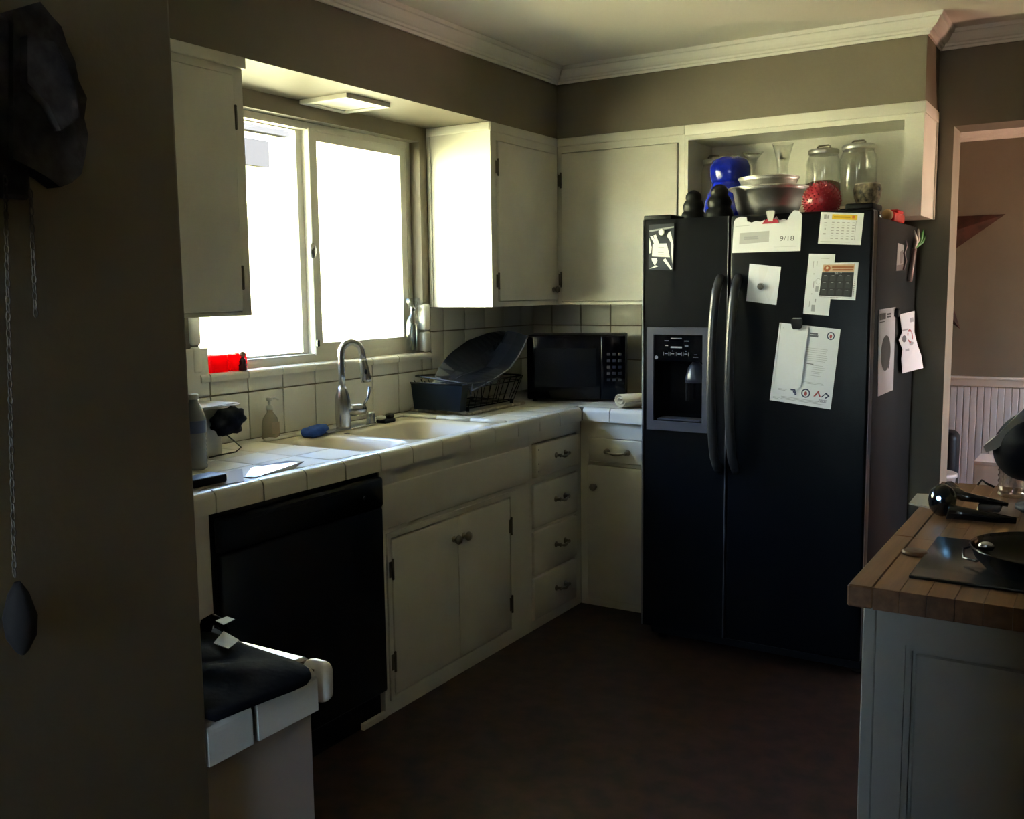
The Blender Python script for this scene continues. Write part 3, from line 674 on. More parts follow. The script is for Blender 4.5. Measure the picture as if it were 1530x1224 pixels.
# ------------------------------------------------------------------ papers and magnets on the fridge
PY = FY - .0006
class Sheet:
    "a thin sheet given by four corners TL TR BR BL (world); prints are placed in its own (s,t), t downwards"
    def __init__(s, corners, nrm, name, label, cat='paper', m=None, outline=None, th=.0006, lift=0.0):
        s.c = [Vector(c) for c in corners]; s.n = Vector(nrm); s.th = th
        o = (s.c[0] + s.c[2]) / 2
        s.t = thing(name, label, cat, o)
        pts = [s.p(a, b) for a, b in (outline or [(0, 0), (1, 0), (1, 1), (0, 1)])]
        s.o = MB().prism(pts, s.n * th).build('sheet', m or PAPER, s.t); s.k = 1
    def p(s, a, b):
        u = s.c[0].lerp(s.c[1], a); v = s.c[3].lerp(s.c[2], a); return u.lerp(v, b)
    def rects(s, rs, m, name='print', layer=1):
        mb = MB(); off = s.n * (s.th + .00015 * layer)
        for a0, b0, a1, b1 in rs: mb.add([s.p(a0, b0) + off, s.p(a1, b0) + off, s.p(a1, b1) + off, s.p(a0, b1) + off], [(0, 1, 2, 3)])
        return mb.build(name, m, s.t)
    def polys(s, ps, m, name='print', layer=1):
        mb = MB(); off = s.n * (s.th + .00015 * layer)
        for q in ps: mb.add([s.p(a, b) + off for a, b in q], [list(range(len(q)))])
        return mb.build(name, m, s.t)
    def ring(s, a, b, ra, rb, w, m, layer=1, n=24, name='print'):
        mb = MB(); off = s.n * (s.th + .00015 * layer); V = []
        for k in range(n):
            q = 2 * PI * k / n
            V += [s.p(a + ra * math.cos(q), b + rb * math.sin(q)) + off, s.p(a + ra * (1 - w) * math.cos(q), b + rb * (1 - w) * math.sin(q)) + off]
        F = [(2 * k, 2 * ((k + 1) % n), 2 * ((k + 1) % n) + 1, 2 * k + 1) for k in range(n)]
        return mb.add(V, F).build(name, m, s.t)
    def disc(s, a, b, ra, rb, m, layer=1, n=24, name='print'):
        return s.polys([[(a + ra * math.cos(2 * PI * k / n), b + rb * math.sin(2 * PI * k / n)) for k in range(n)]], m, name, layer)
    def text(s, txt, a, b, sz, asp, m, layer=2, name='lettering', rot=False):
        vs, fs = textverts(txt, sz); off = s.n * (s.th + .00015 * layer)
        f = (lambda v: s.p(a - v.y * asp, b - v.x)) if rot else (lambda v: s.p(a + v.x, b - v.y * asp))
        return MB().add([f(v) + off for v in vs], fs).build(name, m, s.t)
    def lines(s, a0, a1, bs, h, m, layer=1, jag=.3):
        random.seed(int(a0 * 1000 + len(bs))); return s.rects([(a0, b, a1 - random.random() * jag * (a1 - a0), b + h) for b in bs], m, 'printed_lines', layer)
def front4(*px, y=PY): return [U('y', y, a, b) for a, b in px]
NF = (0, -1, 0)
def magnet(name, label, px, r, m, th=.006, y=PY - .0012):
    c = U('y', y, *px); return tag(MB().lathe([(r, 0), (r, -th * .7), (r * .8, -th)], tuple(c), 20, 'y').build(name, m), label, 'magnet')
# zip bag with parts
bag = Sheet(front4((970, 336), (1008, 334), (1006, 404), (969, 403)), NF, 'zip_bag', 'small clear zip bag of white plastic bits on the freezer door', 'bag', mat('clear_bag_plastic', (.05, .055, .065), .12), th=.002)
WHP = mat('white_bits', (.74, .74, .72), .5)
bag.polys([[(.02, .12), (.98, .06), (.98, .09), (.02, .16)]], mat('zip_strip', (.30, .31, .33), .4), 'zip_strip')
bag.polys([[(.05, .25), (.15, .25), (.38, .45), (.28, .48)], [(.18, .24), (.28, .22), (.42, .42), (.32, .44)], [(.78, .18), (.86, .16), (.98, .45), (.96, .86), (.90, .6), (.88, .4), (.72, .26)], [(.02, .28), (.12, .5), (.10, .62), (.03, .64)], [(.58, .78), (.68, .74), (.96, .97), (.90, .99)], [(.12, .74), (.34, .74), (.36, .80), (.26, .91), (.14, .80)], [(.03, .98), (.3, .90), (.4, .92), (.2, .96)]], WHP, 'white_pieces')
bag.polys([[(.16, .42), (.72, .42), (.86, .72), (.14, .70)]], WHP, 'card', 2); bag.lines(.38, .68, [.50, .555, .61, .65], .012, INKL, 3)
magnet('round_magnet', 'small round white magnet on the zip bag', (989, 347), .0125, WHP, y=PY - .0028)
# torn envelope
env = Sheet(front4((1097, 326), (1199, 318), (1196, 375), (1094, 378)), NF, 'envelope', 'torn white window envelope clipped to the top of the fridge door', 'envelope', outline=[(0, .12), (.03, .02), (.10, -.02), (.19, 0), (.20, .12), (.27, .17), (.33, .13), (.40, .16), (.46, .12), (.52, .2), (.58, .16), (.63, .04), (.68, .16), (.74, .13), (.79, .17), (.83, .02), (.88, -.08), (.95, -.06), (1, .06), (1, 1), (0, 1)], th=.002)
env.polys([[(.10, .44), (.54, .42), (.54, .72), (.10, .76)]], mat('envelope_window', (.42, .42, .45), .3), 'address_window')
env.lines(.17, .40, [.55, .60], .035, INKL, 2); env.rects([(.62, .87, .94, .875), (.03, .24, .24, .25)], INKL); env.text('9/18', .80, .66, .12, 1.6, INK)
cl = thing('clip_magnet', 'white and red bag clip magnet holding the torn envelope', 'magnet', U('y', PY, 1152, 330))
c0 = U('y', PY - .006, 1152, 326)
MB().prism([c0 + Vector(q) for q in ((-.016, 0, .022), (-.008, 0, -.012), (.008, 0, -.012), (.016, 0, .022), (.010, 0, .026), (-.010, 0, .026))], (0, -.008, 0)).build('clip', pm, cl)
MB().prism([c0 + Vector((q[0], .003, q[1])) for q in ((-.030, -.020), (-.022, -.008), (-.008, -.002), (.008, -.002), (.024, -.006), (.030, -.018))], (0, -.010, 0)).build('grip', mat('red_magnet', (.40, .015, .04), .4), cl)
# plain folded sheet with round magnet
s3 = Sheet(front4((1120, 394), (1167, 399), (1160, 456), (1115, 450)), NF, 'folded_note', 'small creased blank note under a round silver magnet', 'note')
s3.polys([[(.30, .02), (.62, .05), (.48, .5), (.36, .55)], [(.50, .6), (.9, .5), (.75, .95)]], mat('paper_shade', (.66, .66, .70), .7), 'crease_shade')  # crease shading put into the colour as flat, slightly darker patches
mg = magnet('disc_magnet', 'round silver disc magnet on the creased note', (1137, 428), .013, CHROME, .010)
# yellow header schedule
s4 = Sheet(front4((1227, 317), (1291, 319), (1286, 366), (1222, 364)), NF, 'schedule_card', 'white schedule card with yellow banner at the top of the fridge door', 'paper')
YEL = mat('yellow_banner', (.75, .48, .02), .7); ORG = mat('orange_print', (.62, .17, .04), .7)
s4.rects([(.27, .06, .86, .22)], YEL, 'banner'); s4.rects([(.74, .085, .80, .17)], ORG, 'banner_mark', 2); s4.rects([(.31, .12, .70, .16)], mat('banner_text', (.45, .27, .01), .7), 'banner_text', 2); s4.rects([(.08, .07, .14, .22), (.16, .10, .2, .2)], INKL)
s4.rects([(.28 + .12 * c, .30 + .085 * r, .34 + .12 * c, .322 + .085 * r) for r in range(7) for c in range(5)] + [(.10, .32, .17, .34), (.10, .40, .17, .42), (.12, .50, .15, .55), (.10, .66, .16, .70), (.05, .92, .75, .93)], INKL, 'printed_table'); s4.rects([(.84, .25, .846, .86)], INK)
# voucher strip and calendar
s5 = Sheet(front4((1209, 379), (1248, 380), (1238, 472), (1200, 469)), NF, 'appointment_strip', 'tall narrow white printed strip behind the orange calendar', 'paper')
s5.rects([(.2, .12, .22, .24), (.33, .12, .36, .20), (.25, .32, .28, .34), (.28, .45, .31, .56), (.38, .53, .50, .62), (.54, .55, .57, .60), (.25, .65, .27, .67), (.2, .78, .22, .88), (.30, .84, .44, .95), (.40, .74, .45, .80), (.46, .07, .8, .075)], INKL); s5.ring(.46, .45, .10, .05, .12, INKL)
s6 = Sheet(front4((1229, 393), (1283, 392), (1278, 449), (1222, 446), y=PY - .0012), NF, 'calendar', 'small 2017 magnetic calendar with orange header and black month grid', 'calendar', th=.001)
s6.rects([(.03, .05, .90, .25)], mat('orange_header', (.55, .36, .24), .7), 'header'); s6.disc(.15, .155, .095, .09, mat('rust_disc', (.35, .09, .03), .7), 2, name='round_logo'); s6.disc(.15, .14, .035, .035, mat('logo_light', (.65, .5, .35), .7), 3, name='logo_spot')
s6.rects([(.28, .09, .88, .145), (.30, .17, .86, .215)], mat('rust_text', (.30, .10, .03), .7), 'header_text', 2)
s6.rects([(.02, .26, .90, .92)], mat('calendar_black', (.015, .015, .018), .6), 'month_panel')
s6.rects([(.05 + .21 * c, .335 + .195 * r + .012, .05 + .21 * c + .155, .335 + .195 * r + .165) for r in range(3) for c in range(4)], mat('month_grey', (.032, .033, .037), .6), 'month', 2)
s6.rects([(.09 + .21 * c, .345 + .195 * r, .16 + .21 * c, .357 + .195 * r) for r in range(3) for c in range(4)], INKL, 'month_names', 3)
s6.text('2017', .47, .295, .10, .75, mat('print_white', (.6, .6, .6), .7), 2)
random.seed(5); s6.rects([(q, b, q + .02, b + .012) for q in [.04 + .04 * k for k in range(22)] for b in (.03, .945)] + [(.92 + .01 * random.random(), .3 + .05 * k, .945, .32 + .05 * k) for k in range(12)], INK, 'border_dots')
# letter with binder clip
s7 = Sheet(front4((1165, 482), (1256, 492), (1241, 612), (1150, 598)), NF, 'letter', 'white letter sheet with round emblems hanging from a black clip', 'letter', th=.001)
s7.polys([[(.02, 0), (.03, 0), (.045, .88), (.045, .9)], ], INKL); s7.rects([(.07, .05, .10, .065), (.085, .07, .10, .09)], INK)
NAVY = mat('navy_print', (.03, .035, .09), .7); REDP = mat('red_print', (.35, .06, .07), .7)
for (a, b, r) in ((.86, .095, .062), (.575, .845, .072)):
    s7.ring(a, b, r, r * .8, .28, NAVY); s7.disc(a, b + .005, r * .34, r * .40, REDP)
s7.lines(.50, .86, [.27, .295, .32, .35, .375, .40, .425], .004, INKL, 1, .12); s7.lines(.62, .84, [.48, .505, .53, .56, .58, .61], .004, INKL, 1, .5); s7.rects([(.52, .08, .65, .10), (.52, .105, .66, .13), (.53, .465, .64, .475)], INK); s7.lines(.18, .90, [.925, .94, .955], .005, INKL, 1, .2); s7.lines(.50, .85, [.70, .715], .004, INKL, 1, .1); s7.rects([(.05, .945, .16, .95), (.05, .96, .14, .965), (.12, .83, .26, .835), (.12, .845, .24, .85)], INKL)
s7.polys([[(.31, .815), (.40, .815), (.41, .835), (.33, .835)], [(.36, .84), (.42, .84), (.42, .86), (.37, .86)], [(.39, .865), (.43, .865), (.43, .885), (.40, .885)]], NAVY)
s7.polys([[(.70, .87), (.77, .79), (.79, .80), (.73, .87)], [(.77, .79), (.82, .86), (.80, .87), (.76, .81)]], REDP); s7.polys([[(.82, .865), (.90, .80), (.96, .84), (.90, .88), (.89, .865), (.93, .842), (.895, .822), (.84, .868)]], NAVY); s7.text('FIRST', .86, .915, .058, .8, NAVY)
slip = Sheet([s7.p(a, b) + Vector((0, -.0013 - .008 * a, 0)) for a, b in ((.075, .045), (.49, .03), (.49, .80), (.08, .78))], NF, 'blank_slip', 'blank narrow white slip clipped over the letter', 'paper', outline=[(0, 0), (1, 0), (.99, .97), (.85, 1), (0, .98)])
bc = thing('binder_clip', 'black plastic magnetic clip holding the letter', 'clip', U('y', PY, 1191, 483))
c0 = U('y', PY - .003, 1191, 484)
MB().prism([c0 + Vector((a * 1.15, 0, b)) for a, b in ((-.018, .012), (-.012, .018), (.016, .018), (.019, .010), (.015, -.014), (.008, -.019), (-.009, -.019), (-.014, -.012))], (0, -.012, 0)).build('clip_body', BLACKM, bc)
MB().box(c0.x - .014, c0.x + .018, c0.y - .010, c0.y - .002, c0.z + .016, c0.z + .022, .002).build('clip_edge', mat('clip_grey', (.3, .3, .3), .5), bc)
# fridge side papers
SX = FX1 - .004
def side4(*px, x=SX): return [U('x', x, a, b) for a, b in px]
NS = (1, 0, 0)
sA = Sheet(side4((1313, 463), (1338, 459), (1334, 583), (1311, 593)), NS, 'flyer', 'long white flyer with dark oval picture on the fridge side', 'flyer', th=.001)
sA.disc(.45, .52, .30, .21, mat('oval_picture', (.06, .055, .05), .7)); sA.rects([(.05, .05, .40, .12), (.48, .06, .72, .08), (.48, .09, .72, .11), (.05, .14, .35, .15)], INK); sA.polys([[(.55, .68), (.72, .64), (.66, .72)]], INK, layer=2)
tag(MB().box(SX + .001, SX + .016, -.50, -.46, 1.318, 1.352, .004).build('clip', BLACKM), 'black clip magnet between two papers on the fridge side', 'clip')
cs = [U('x', 1.932, 1344, 470), U('x', 1.935, 1366, 465), U('x', 1.968, 1379, 550), U('x', 1.936, 1348, 558)]
sB = Sheet(cs, NS, 'curled_receipt', 'curled white paper with pink print on the fridge side', 'paper', outline=[(0, 0), (1, 0), (.80, .35), (.88, .58), (1.0, .76), (1, 1), (0, 1), (-.02, .75), (.06, .58), (-.12, .42), (.10, .30)], th=.001)
sB.disc(.18, .42, .12, .06, INK); sB.ring(.52, .40, .16, .12, .35, REDP); sB.disc(.55, .52, .12, .04, INKL); sB.rects([(.1, .26, .45, .285), (.2, .6, .4, .64), (.62, .10, .85, .17)], INKL)
sC = Sheet(side4((1341, 363), (1350, 366), (1349, 404), (1339, 405)), NS, 'photo_strip', 'narrow grey photo strip on the upper fridge side', 'photo', m=mat('photo_grey', (.40, .38, .38), .4), th=.001)
sC.polys([[(.4, .3), (.9, .2), (.85, .7), (.45, .75)], [(0, .8), (1, .75), (1, 1), (0, 1)]], mat('photo_dark', (.12, .09, .09), .4), 'picture')
rib = thing('ribbon', 'thin twisted mauve ribbon beside the photo strip on the fridge side', 'ribbon', U('x', SX, 1353, 360))
MB().tube([U('x', SX + .006, a, b) for a, b in ((1353, 360), (1355, 368), (1351, 378), (1354, 390), (1350, 403))], .004, 6).build('band', mat('mauve_ribbon', (.22, .15, .17), .6), rib)
tubeo = thing('tube_sprig', 'clear tube with green and white sprig on the fridge side', 'decoration', U('x', SX, 1362, 420))
pa, pb = U('x', SX + .008, 1359, 420), U('x', SX + .010, 1366, 372)
MB().tube([pa, pb], .010, 10).build('tube', mat('pink_tube', (.38, .27, .26), .2), tubeo)
for k, (a, b, c) in enumerate(((1366, 345, 0), (1372, 342, 0), (1378, 346, 1), (1384, 350, 1), (1376, 355, 1), (1380, 343, 1))):
    q = U('x', SX + .022, a, b); mid_ = pb.lerp(q, .5) + Vector((.006, 0, 0))
    MB().tube([pb, mid_, q], [.004, .010, .003], 6).build('leaf', mat('sprig_green', (.05, .20, .04), .6) if c else mat('sprig_white', (.55, .53, .48), .6), tubeo)

# ------------------------------------------------------------------ things on top of the fridge
ZT = FH - .020
RUB = mat('black_rubber', (.003, .003, .0035), .45, spec=.25)
def kong(x, y, sc, label):
    prof = [(.020, 0), (.040, .006), (.046, .026), (.040, .046), (.034, .052), (.036, .060), (.038, .070), (.032, .084), (.026, .090), (.028, .098), (.027, .108), (.018, .118), (.005, .122)]
    t = thing('dog_toy', label, 'dog toy', (x, y, ZT), 'black dog toys on the fridge')
    MB().lathe([(r * sc, z * sc * 1.02) for r, z in prof], (x, y, ZT), 22).build('body', RUB, t)
    MB().lathe([(.009 * sc, .116 * sc), (.011 * sc, .1245 * sc), (.006 * sc, .126 * sc)], (x, y, ZT), 12).build('opening_rim', BLACKM, t)
kong(1.196, -.75, 1.13, 'small black rubber three-lobed dog toy on the fridge by the hinge cover')
kong(1.312, -.775, 1.24, 'large black rubber three-lobed dog toy beside the steel bowls on the fridge')
bx, by = 1.458, -.62
def bowl(name, label, c, prof, group):
    t = thing(name, label, 'bowl', c, group)
    MB().lathe(prof, c, 40).build('body', STEELB, t)
    r, z = prof[-1] if False else max(prof, key=lambda q: q[1])
    ring = [(c[0] + r * math.cos(2 * PI * k / 40), c[1] + r * math.sin(2 * PI * k / 40), c[2] + z) for k in range(40)]
    MB().tube(ring, .0035, 8, closed=True).build('rim', STEELB, t)
bowl('mixing_bowl', 'large stainless steel mixing bowl on top of the fridge', (bx, by, ZT), [(.092, 0), (.100, .004), (.126, .075), (.137, .130), (.156, .142), (.155, .143), (.134, .134), (.122, .076), (.096, .008), (0, .006)], 'nested steel bowls')
bowl('mixing_bowl', 'smaller stainless steel bowl nested in the large mixing bowl', (bx, by, ZT + .010), [(.070, 0), (.078, .004), (.095, .070), (.108, .155), (.112, .160), (.118, .172), (.116, .173), (.104, .158), (.092, .071), (.074, .008), (0, .006)], 'nested steel bowls')
rb = thing('spiky_ball', 'translucent red spiky rubber ball on top of the fridge', 'ball', (1.70, -.75, ZT))
RR = mat('red_rubber', (.32, .02, .035), .3)
MB().ball((1.70, -.75, ZT + .073), .066, 28, 18).build('ball_body', RR, rb)
mb = MB(); gd = PI * (3 - math.sqrt(5)); NS_ = 260
for k in range(NS_):
    z = 1 - 2 * (k + .5) / NS_; r = math.sqrt(1 - z * z); d = Vector((r * math.cos(gd * k), r * math.sin(gd * k), z)); c = Vector((1.70, -.75, ZT + .073))
    mb.tube([c + d * .064, c + d * .0725], [.0036, .0012], 5, smooth=False)
sp_ = mb.build('spikes', RR, rb); sp_['kind'] = 'stuff'
# leopard cup
lc = thing('leopard_cup', 'small leopard-print cup with pale rim on top of the fridge', 'cup', (1.853, -.70, ZT + .042))
LEO = mat('leopard_print', (.36, .29, .19), .5, col2=(.012, .010, .009), vscale=48); 
MB().lathe([(.030, 0), (.036, .006), (.046, .030), (.051, .060), (.046, .078), (.041, .080), (.041, .074), (.036, .02), (0, .018)], (1.853, -.70, ZT + .047), 26).build('body', LEO, lc)
MB().lathe([(.037, 0), (.040, .003), (.036, .007)], (1.853, -.70, ZT + .042), 22).build('base_ring', mat('cup_base', (.45, .42, .36), .5), lc)
MB().lathe([(.044, 0), (.044, .005), (.040, .006)], (1.853, -.70, ZT + .125), 22).build('rim', mat('cup_rim', (.45, .38, .30), .5), lc)
MB().lathe([(.055, 0), (.057, .004), (.050, .030), (.042, .042), (0, .042)], (1.853, -.70, ZT), 22).build('stand', BLACKG, lc)
ck = tag(MB().box(1.755, 1.790, -.73, -.66, ZT, ZT + .042, .012, 3).build('black_box', BLACKM), 'small black rounded box between red ball and leopard cup', 'box')
rt = thing('red_toy', 'small red plastic toy with tan ball at the fridge top edge', 'toy', (1.89, -.35, ZT))
MB().box(1.878, 1.920, -.525, -.325, ZT, ZT + .036, .008, 2).build('body', mat('red_plastic', (.62, .015, .012), .3), rt)
MB().box(1.882, 1.916, -.44, -.33, ZT + .036, ZT + .050, .006, 2).build('upper', MATS['red_plastic'], rt)
MB().ball((1.897, -.552, ZT + .022), .022, 14, 10).build('tan_ball', mat('tan_ball', (.42, .24, .10), .6), rt)

# ------------------------------------------------------------------ things in the open shelf
ZSH = 1.768
def jar(x, y, r, h, label, fill=None, lidr=None):
    t = thing('glass_jar', label, 'jar', (x, y, ZSH), 'glass jars in the open shelf')
    zs = h * .74; MB().lathe([(r * .90, 0), (r, .008), (r, zs), (r * .95, zs + h * .07), (r * .80, h * .90), (r * .78, h * .93), (r * .76, h * .93), (r * .90, zs + h * .06), (r * .96, zs), (r * .96, .012), (0, .010)], (x, y, ZSH), 28).build('glass', CLEAR, t)
    ld = MB().lathe([(r * .84, 0), (r * .88, .004), (r * .88, .018), (r * .82, .022), (0, .024)], (x, y, ZSH + h * .90), 28).build('lid', STEELB, t)
    zl = ZSH + h * .90 + .020
    MB().tube([(x - .026, y, zl), (x - .026, y, zl + .014), (x - .02, y, zl + .019), (x + .02, y, zl + .019), (x + .026, y, zl + .014), (x + .026, y, zl)], .004, 8).build('lid_handle', HANDLE, ld)
    if fill: MB().lathe([(r * .88, 0), (r * .93, .01), (r * .93, h * fill * .9), (r * .6, h * fill), (0, h * fill * 1.04)], (x, y, ZSH + .013), 20).build('contents', mat('brown_biscuits', (.20, .11, .055), .9, var=.4, vscale=60, bump=.8, bscale=80), t)
jar(1.560, -.19, .072, .255, 'glass jar with steel lid half full of brown biscuits', .42)
jar(1.706, -.20, .076, .262, 'empty glass jar with steel lid behind the leopard cup')
jar(1.062, -.16, .058, .255, 'tall glass jar with pale lid behind the blue jar')
ca = thing('glass_carafe', 'clear waisted glass carafe with flared mouth behind the steel bowls', 'carafe', (1.388, -.20, ZSH))
MB().lathe([(.050, 0), (.056, .006), (.058, .05), (.045, .10), (.026, .150), (.023, .175), (.026, .21), (.036, .255), (.046, .290), (.044, .290), (.034, .255), (.024, .21), (.021, .175), (.024, .150), (.043, .10), (.055, .05), (.053, .012), (0, .010)], (1.388, -.20, ZSH), 26).build('glass', CLEAR, ca)
mg_ = thing('stemmed_glass', 'clear stemmed glass with wide rim behind the blue jar', 'glass', (1.232, -.13, ZSH))
MB().lathe([(.035, 0), (.035, .003), (.005, .008), (.004, .16), (.012, .20), (.020, .24), (.050, .275), (.048, .276), (.017, .240), (0, .205)], (1.232, -.13, ZSH), 22).build('glass', CLEAR, mg_)
# plain blue glazed jar (standing on the fridge, in front of the shelf)
bj = thing('blue_jar', 'cobalt blue glazed ceramic jar on the fridge behind the black dog toys', 'jar', (1.236, -.437, ZT))
BLU = mat('cobalt_glaze', (.004, .012, .28), .12, var=.3, vscale=25, bump=1.0, bscale=55)
MB().lathe([(.090, 0), (.104, .012), (.112, .06), (.108, .11), (.090, .155), (.074, .185), (.074, .196)], (1.236, -.437, ZT), 30).build('body', BLU, bj)
MB().lathe([(.076, 0), (.080, .010), (.086, .035), (.085, .065), (.074, .092), (.045, .108), (.004, .112)], (1.236, -.437, ZT + .196), 30).build('lid', BLU, bj)

# ------------------------------------------------------------------ microwave (set at an angle in the corner)
ang = math.radians(23); MX = Matrix.Translation((.722, -.372, H)) @ Matrix.Rotation(ang, 4, 'Z')   # local: x to the left negative, y back
mw = thing('microwave', 'black microwave oven angled in the worktop corner behind the dish rack', 'microwave', (.5, -.3, H))
MB(MX).box(-.46, 0, 0, .27, .012, .315, .006, 2).build('case', BLACK, mw)
md = MB(MX).box(-.46, -.115, -.016, 0, .016, .312, .004, 2).build('door', BLACKG, mw)
MB(MX).box(-.425, -.135, -.0175, -.016, .070, .255, .001).build('window', mat('mw_window', (.006, .006, .007), .25, spec=.3), md)
mp = MB(MX).box(-.113, 0, -.016, 0, .016, .312, .004, 2).build('control_panel', BLACKG, mw)
mb = MB(MX)
for r in range(5):
    for c in range(3): mb.box(-.085 + .026 * c, -.070 + .026 * c, -.0172, -.016, .10 + .030 * r, .112 + .030 * r)
mb.build('keypad', mat('mw_keys', (.014, .014, .018), .5), mp)
for q in ((-.43, .03), (-.03, .03), (-.43, .24), (-.03, .24)): MB(MX).lathe([(.012, 0), (.010, .012)], (q[0], q[1], 0), 10).build('foot', BLACKM, mw)
ol = thing('wall_outlet', 'dark outlet with black plug on the tiled wall beside the fridge', 'outlet', (.80, -.012, 1.09))
MB().box(.76, .83, -.020, -.012, 1.04, 1.155, .003).build('cover_plate', mat('outlet_dark', (.05, .045, .04), .5), ol)
MB().box(.785, .815, -.055, -.020, 1.095, 1.125, .006, 2).build('plug', BLACKM, ol)
MB().tube([(.80, -.055, 1.11), (.80, -.085, 1.10), (.81, -.095, 1.05), (.80, -.08, .98), (.77, -.08, .925)], .004, 7).build('cord', BLACKM, ol)
# rolled towel
rtw = thing('rolled_towel', 'rolled beige towel on the worktop against the fridge', 'towel', (.86, -.53, H))
mb = MB(); sp = []
for k in range(48):
    t = k / 47; a = t * 1.9 * 2 * PI + .6; r = .009 + .031 * t; sp.append((r * 1.35 * math.cos(a), r * .85 * math.sin(a)))
V, F = [], []; th = .0045
for (px_, pz_) in sp:
    rr = math.hypot(px_, pz_) + 1e-6
    for s_ in (-1, 1):
        for yy_ in (0, 1): V.append((px_ * (1 + s_ * th / rr / 2), yy_, pz_ * (1 + s_ * th / rr / 2)))
for k in range(47):
    o = 4 * k
    F += [(o, o + 4, o + 6, o + 2), (o + 1, o + 3, o + 7, o + 5), (o, o + 2, o + 3, o + 1) if k == 0 else (o, o + 1, o + 5, o + 4), (o + 2, o + 6, o + 7, o + 3)]
F += [(188, 190, 191, 189), (0, 1, 5, 4)]
ax0, ax1 = Vector((.800, -.600, H + .036)), Vector((.945, -.405, H + .036)); dx = (ax1 - ax0).normalized(); sx_ = Vector((dx.y, -dx.x, 0))
mb.add([ax0.lerp(ax1, v[1]) + sx_ * v[0] + Vector((0, 0, v[2])) for v in V], F, True)
mb.build('cloth', mat('beige_towel', (.52, .44, .30), .95, bump=.6, bscale=300), rtw)

# ------------------------------------------------------------------ dish rack
dk = thing('dish_rack', 'black wire dish rack on a drying mat right of the sink', 'dish rack', (.19, -.87, H))
dm = thing('drying_mat', 'pale mat with beaded rope edge under the dish rack', 'mat', (.19, -.87, H))
ROPE = mat('cream_rope', (.55, .50, .38), .7); 
MB().box(.022, .338, -1.098, -.650, H + .0005, H + .008, .003).build('mat', mat('mat_beige', (.42, .38, .30), .8), dm)
prm = rrect(.180, -.874, .325, .460, .025, 3)
per = []
for i in range(len(prm)):
    a_, b_ = Vector(prm[i]), Vector(prm[(i + 1) % len(prm)]); L = (b_ - a_).length; n_ = max(1, round(L / .030))
    for k in range(n_): per.append((a_.lerp(b_, k / n_), a_.lerp(b_, (k + .82) / n_)))
for a_, b_ in per: MB().tube([(a_.x, a_.y, H + .008), (b_.x, b_.y, H + .008)], [.0075, .0075], 8).build('rope_bead', ROPE, dm)
W1 = .0028; zb, zr = H + .022, 1.052
bot = rrect(.185, -.875, .235, .375, .03, 4); rim = rrect(.185, -.875, .315, .450, .05, 4)
WIRE = mat('black_wire', (.012, .012, .013), .25)
MB().tube([(x, y, zr + (.018 if x < .1 and y < -.95 else 0)) for x, y in rim], .004, 8, closed=True).build('rim_wire', WIRE, dk)
MB().tube([(x, y, zr - .022) for x, y in rrect(.185, -.875, .305, .440, .05, 4)], W1, 6, closed=True).build('rim_wire', WIRE, dk)
MB().tube([(x, y, zb) for x, y in bot], W1, 6, closed=True).build('base_wire', WIRE, dk)
for k in range(9):
    t = -1 + 2 * k / 8
    for s_ in (-1, 1):
        y = -.875 + .185 * t; MB().tube([(.185, y, zb), (.185 + s_ * .1175, y, zb), (.185 + s_ * .157, -.875 + .205 * t, zr)], W1 * .8, 5).build('side_wire', WIRE, dk)
for k in range(6):
    t = -1 + 2 * k / 5
    for s_ in (-1, 1):
        x = .185 + .10 * t; MB().tube([(x, -.875 + s_ * .1875, zb), (.185 + .14 * t, -.875 + s_ * .225, zr)], W1 * .8, 5).build('end_wire', WIRE, dk)
for x in (.075, .295):
    for y in (-1.055, -.695): MB().lathe([(.008, 0), (.009, .016), (.005, .020)], (x, y, H + .0085), 10).build('foot', BLACKM, dk)
ch = thing('cutlery_caddy', 'dark plastic cutlery caddy on the front of the dish rack', 'caddy', (.19, -1.08, zb))
mb = MB(); mb.prism([(.078, -1.148, zb - .004), (.318, -1.148, zb - .004), (.335, -1.148, 1.046), (.062, -1.148, 1.046)], (0, .046, 0)); mb.build('bin', mat('caddy_navy', (.004, .008, .012), .4, spec=.2), ch)
MB().tube([(.062, -1.150, 1.047), (.335, -1.150, 1.047)], .004, 8).build('lip', BLACKM, ch)
# roasting pan leaning in the rack
rp = thing('roasting_pan', 'large black roasting pan leaning in the dish rack against the window wall', 'pan', (.2, -.8, zb))
def resamp(pts, n):
    L = [0]
    for p, q in zip(pts[:-1], pts[1:]): L.append(L[-1] + (q - p).length)
    out = []
    for k in range(n):
        t = L[-1] * k / (n - 1); i = max(j for j in range(len(L)) if L[j] <= t + 1e-9); i = min(i, len(pts) - 2)
        out.append(pts[i].lerp(pts[i + 1], (t - L[i]) / (L[i + 1] - L[i])))
    return out
NP = 16
cC = resamp([U('x', .085, *q) for q in ((645, 574), (655, 550), (672, 528), (700, 508), (730, 497), (752, 494))], NP)
cA = resamp([U('x', .205, *q) for q in ((668, 574), (690, 561), (708, 555), (724, 548), (738, 530), (750, 512), (758, 494))], NP)
cB = resamp([U('x', .325, *q) for q in ((706, 584), (722, 576), (735, 569), (748, 560), (760, 552), (772, 536), (782, 519), (789, 502))], NP)
cols = [cC, [a_.lerp(b_, .5) + Vector((.012, .012, -.012)) for a_, b_ in zip(cC, cA)], [p.lerp(q, .92) for p, q in zip(cC, cA)], [p.lerp(q, .06) for p, q in zip(cA, cB)], [a_.lerp(b_, .5) + Vector((.004, -.006, .004)) for a_, b_ in zip(cA, cB)], cB]
nc_ = len(cols); thk = Vector((-.002, .004, -.0035)); V = []
for off in (Vector((0, 0, 0)), thk):
    for c_ in cols: V += [p + off for p in c_]
N1 = nc_ * NP; F = []
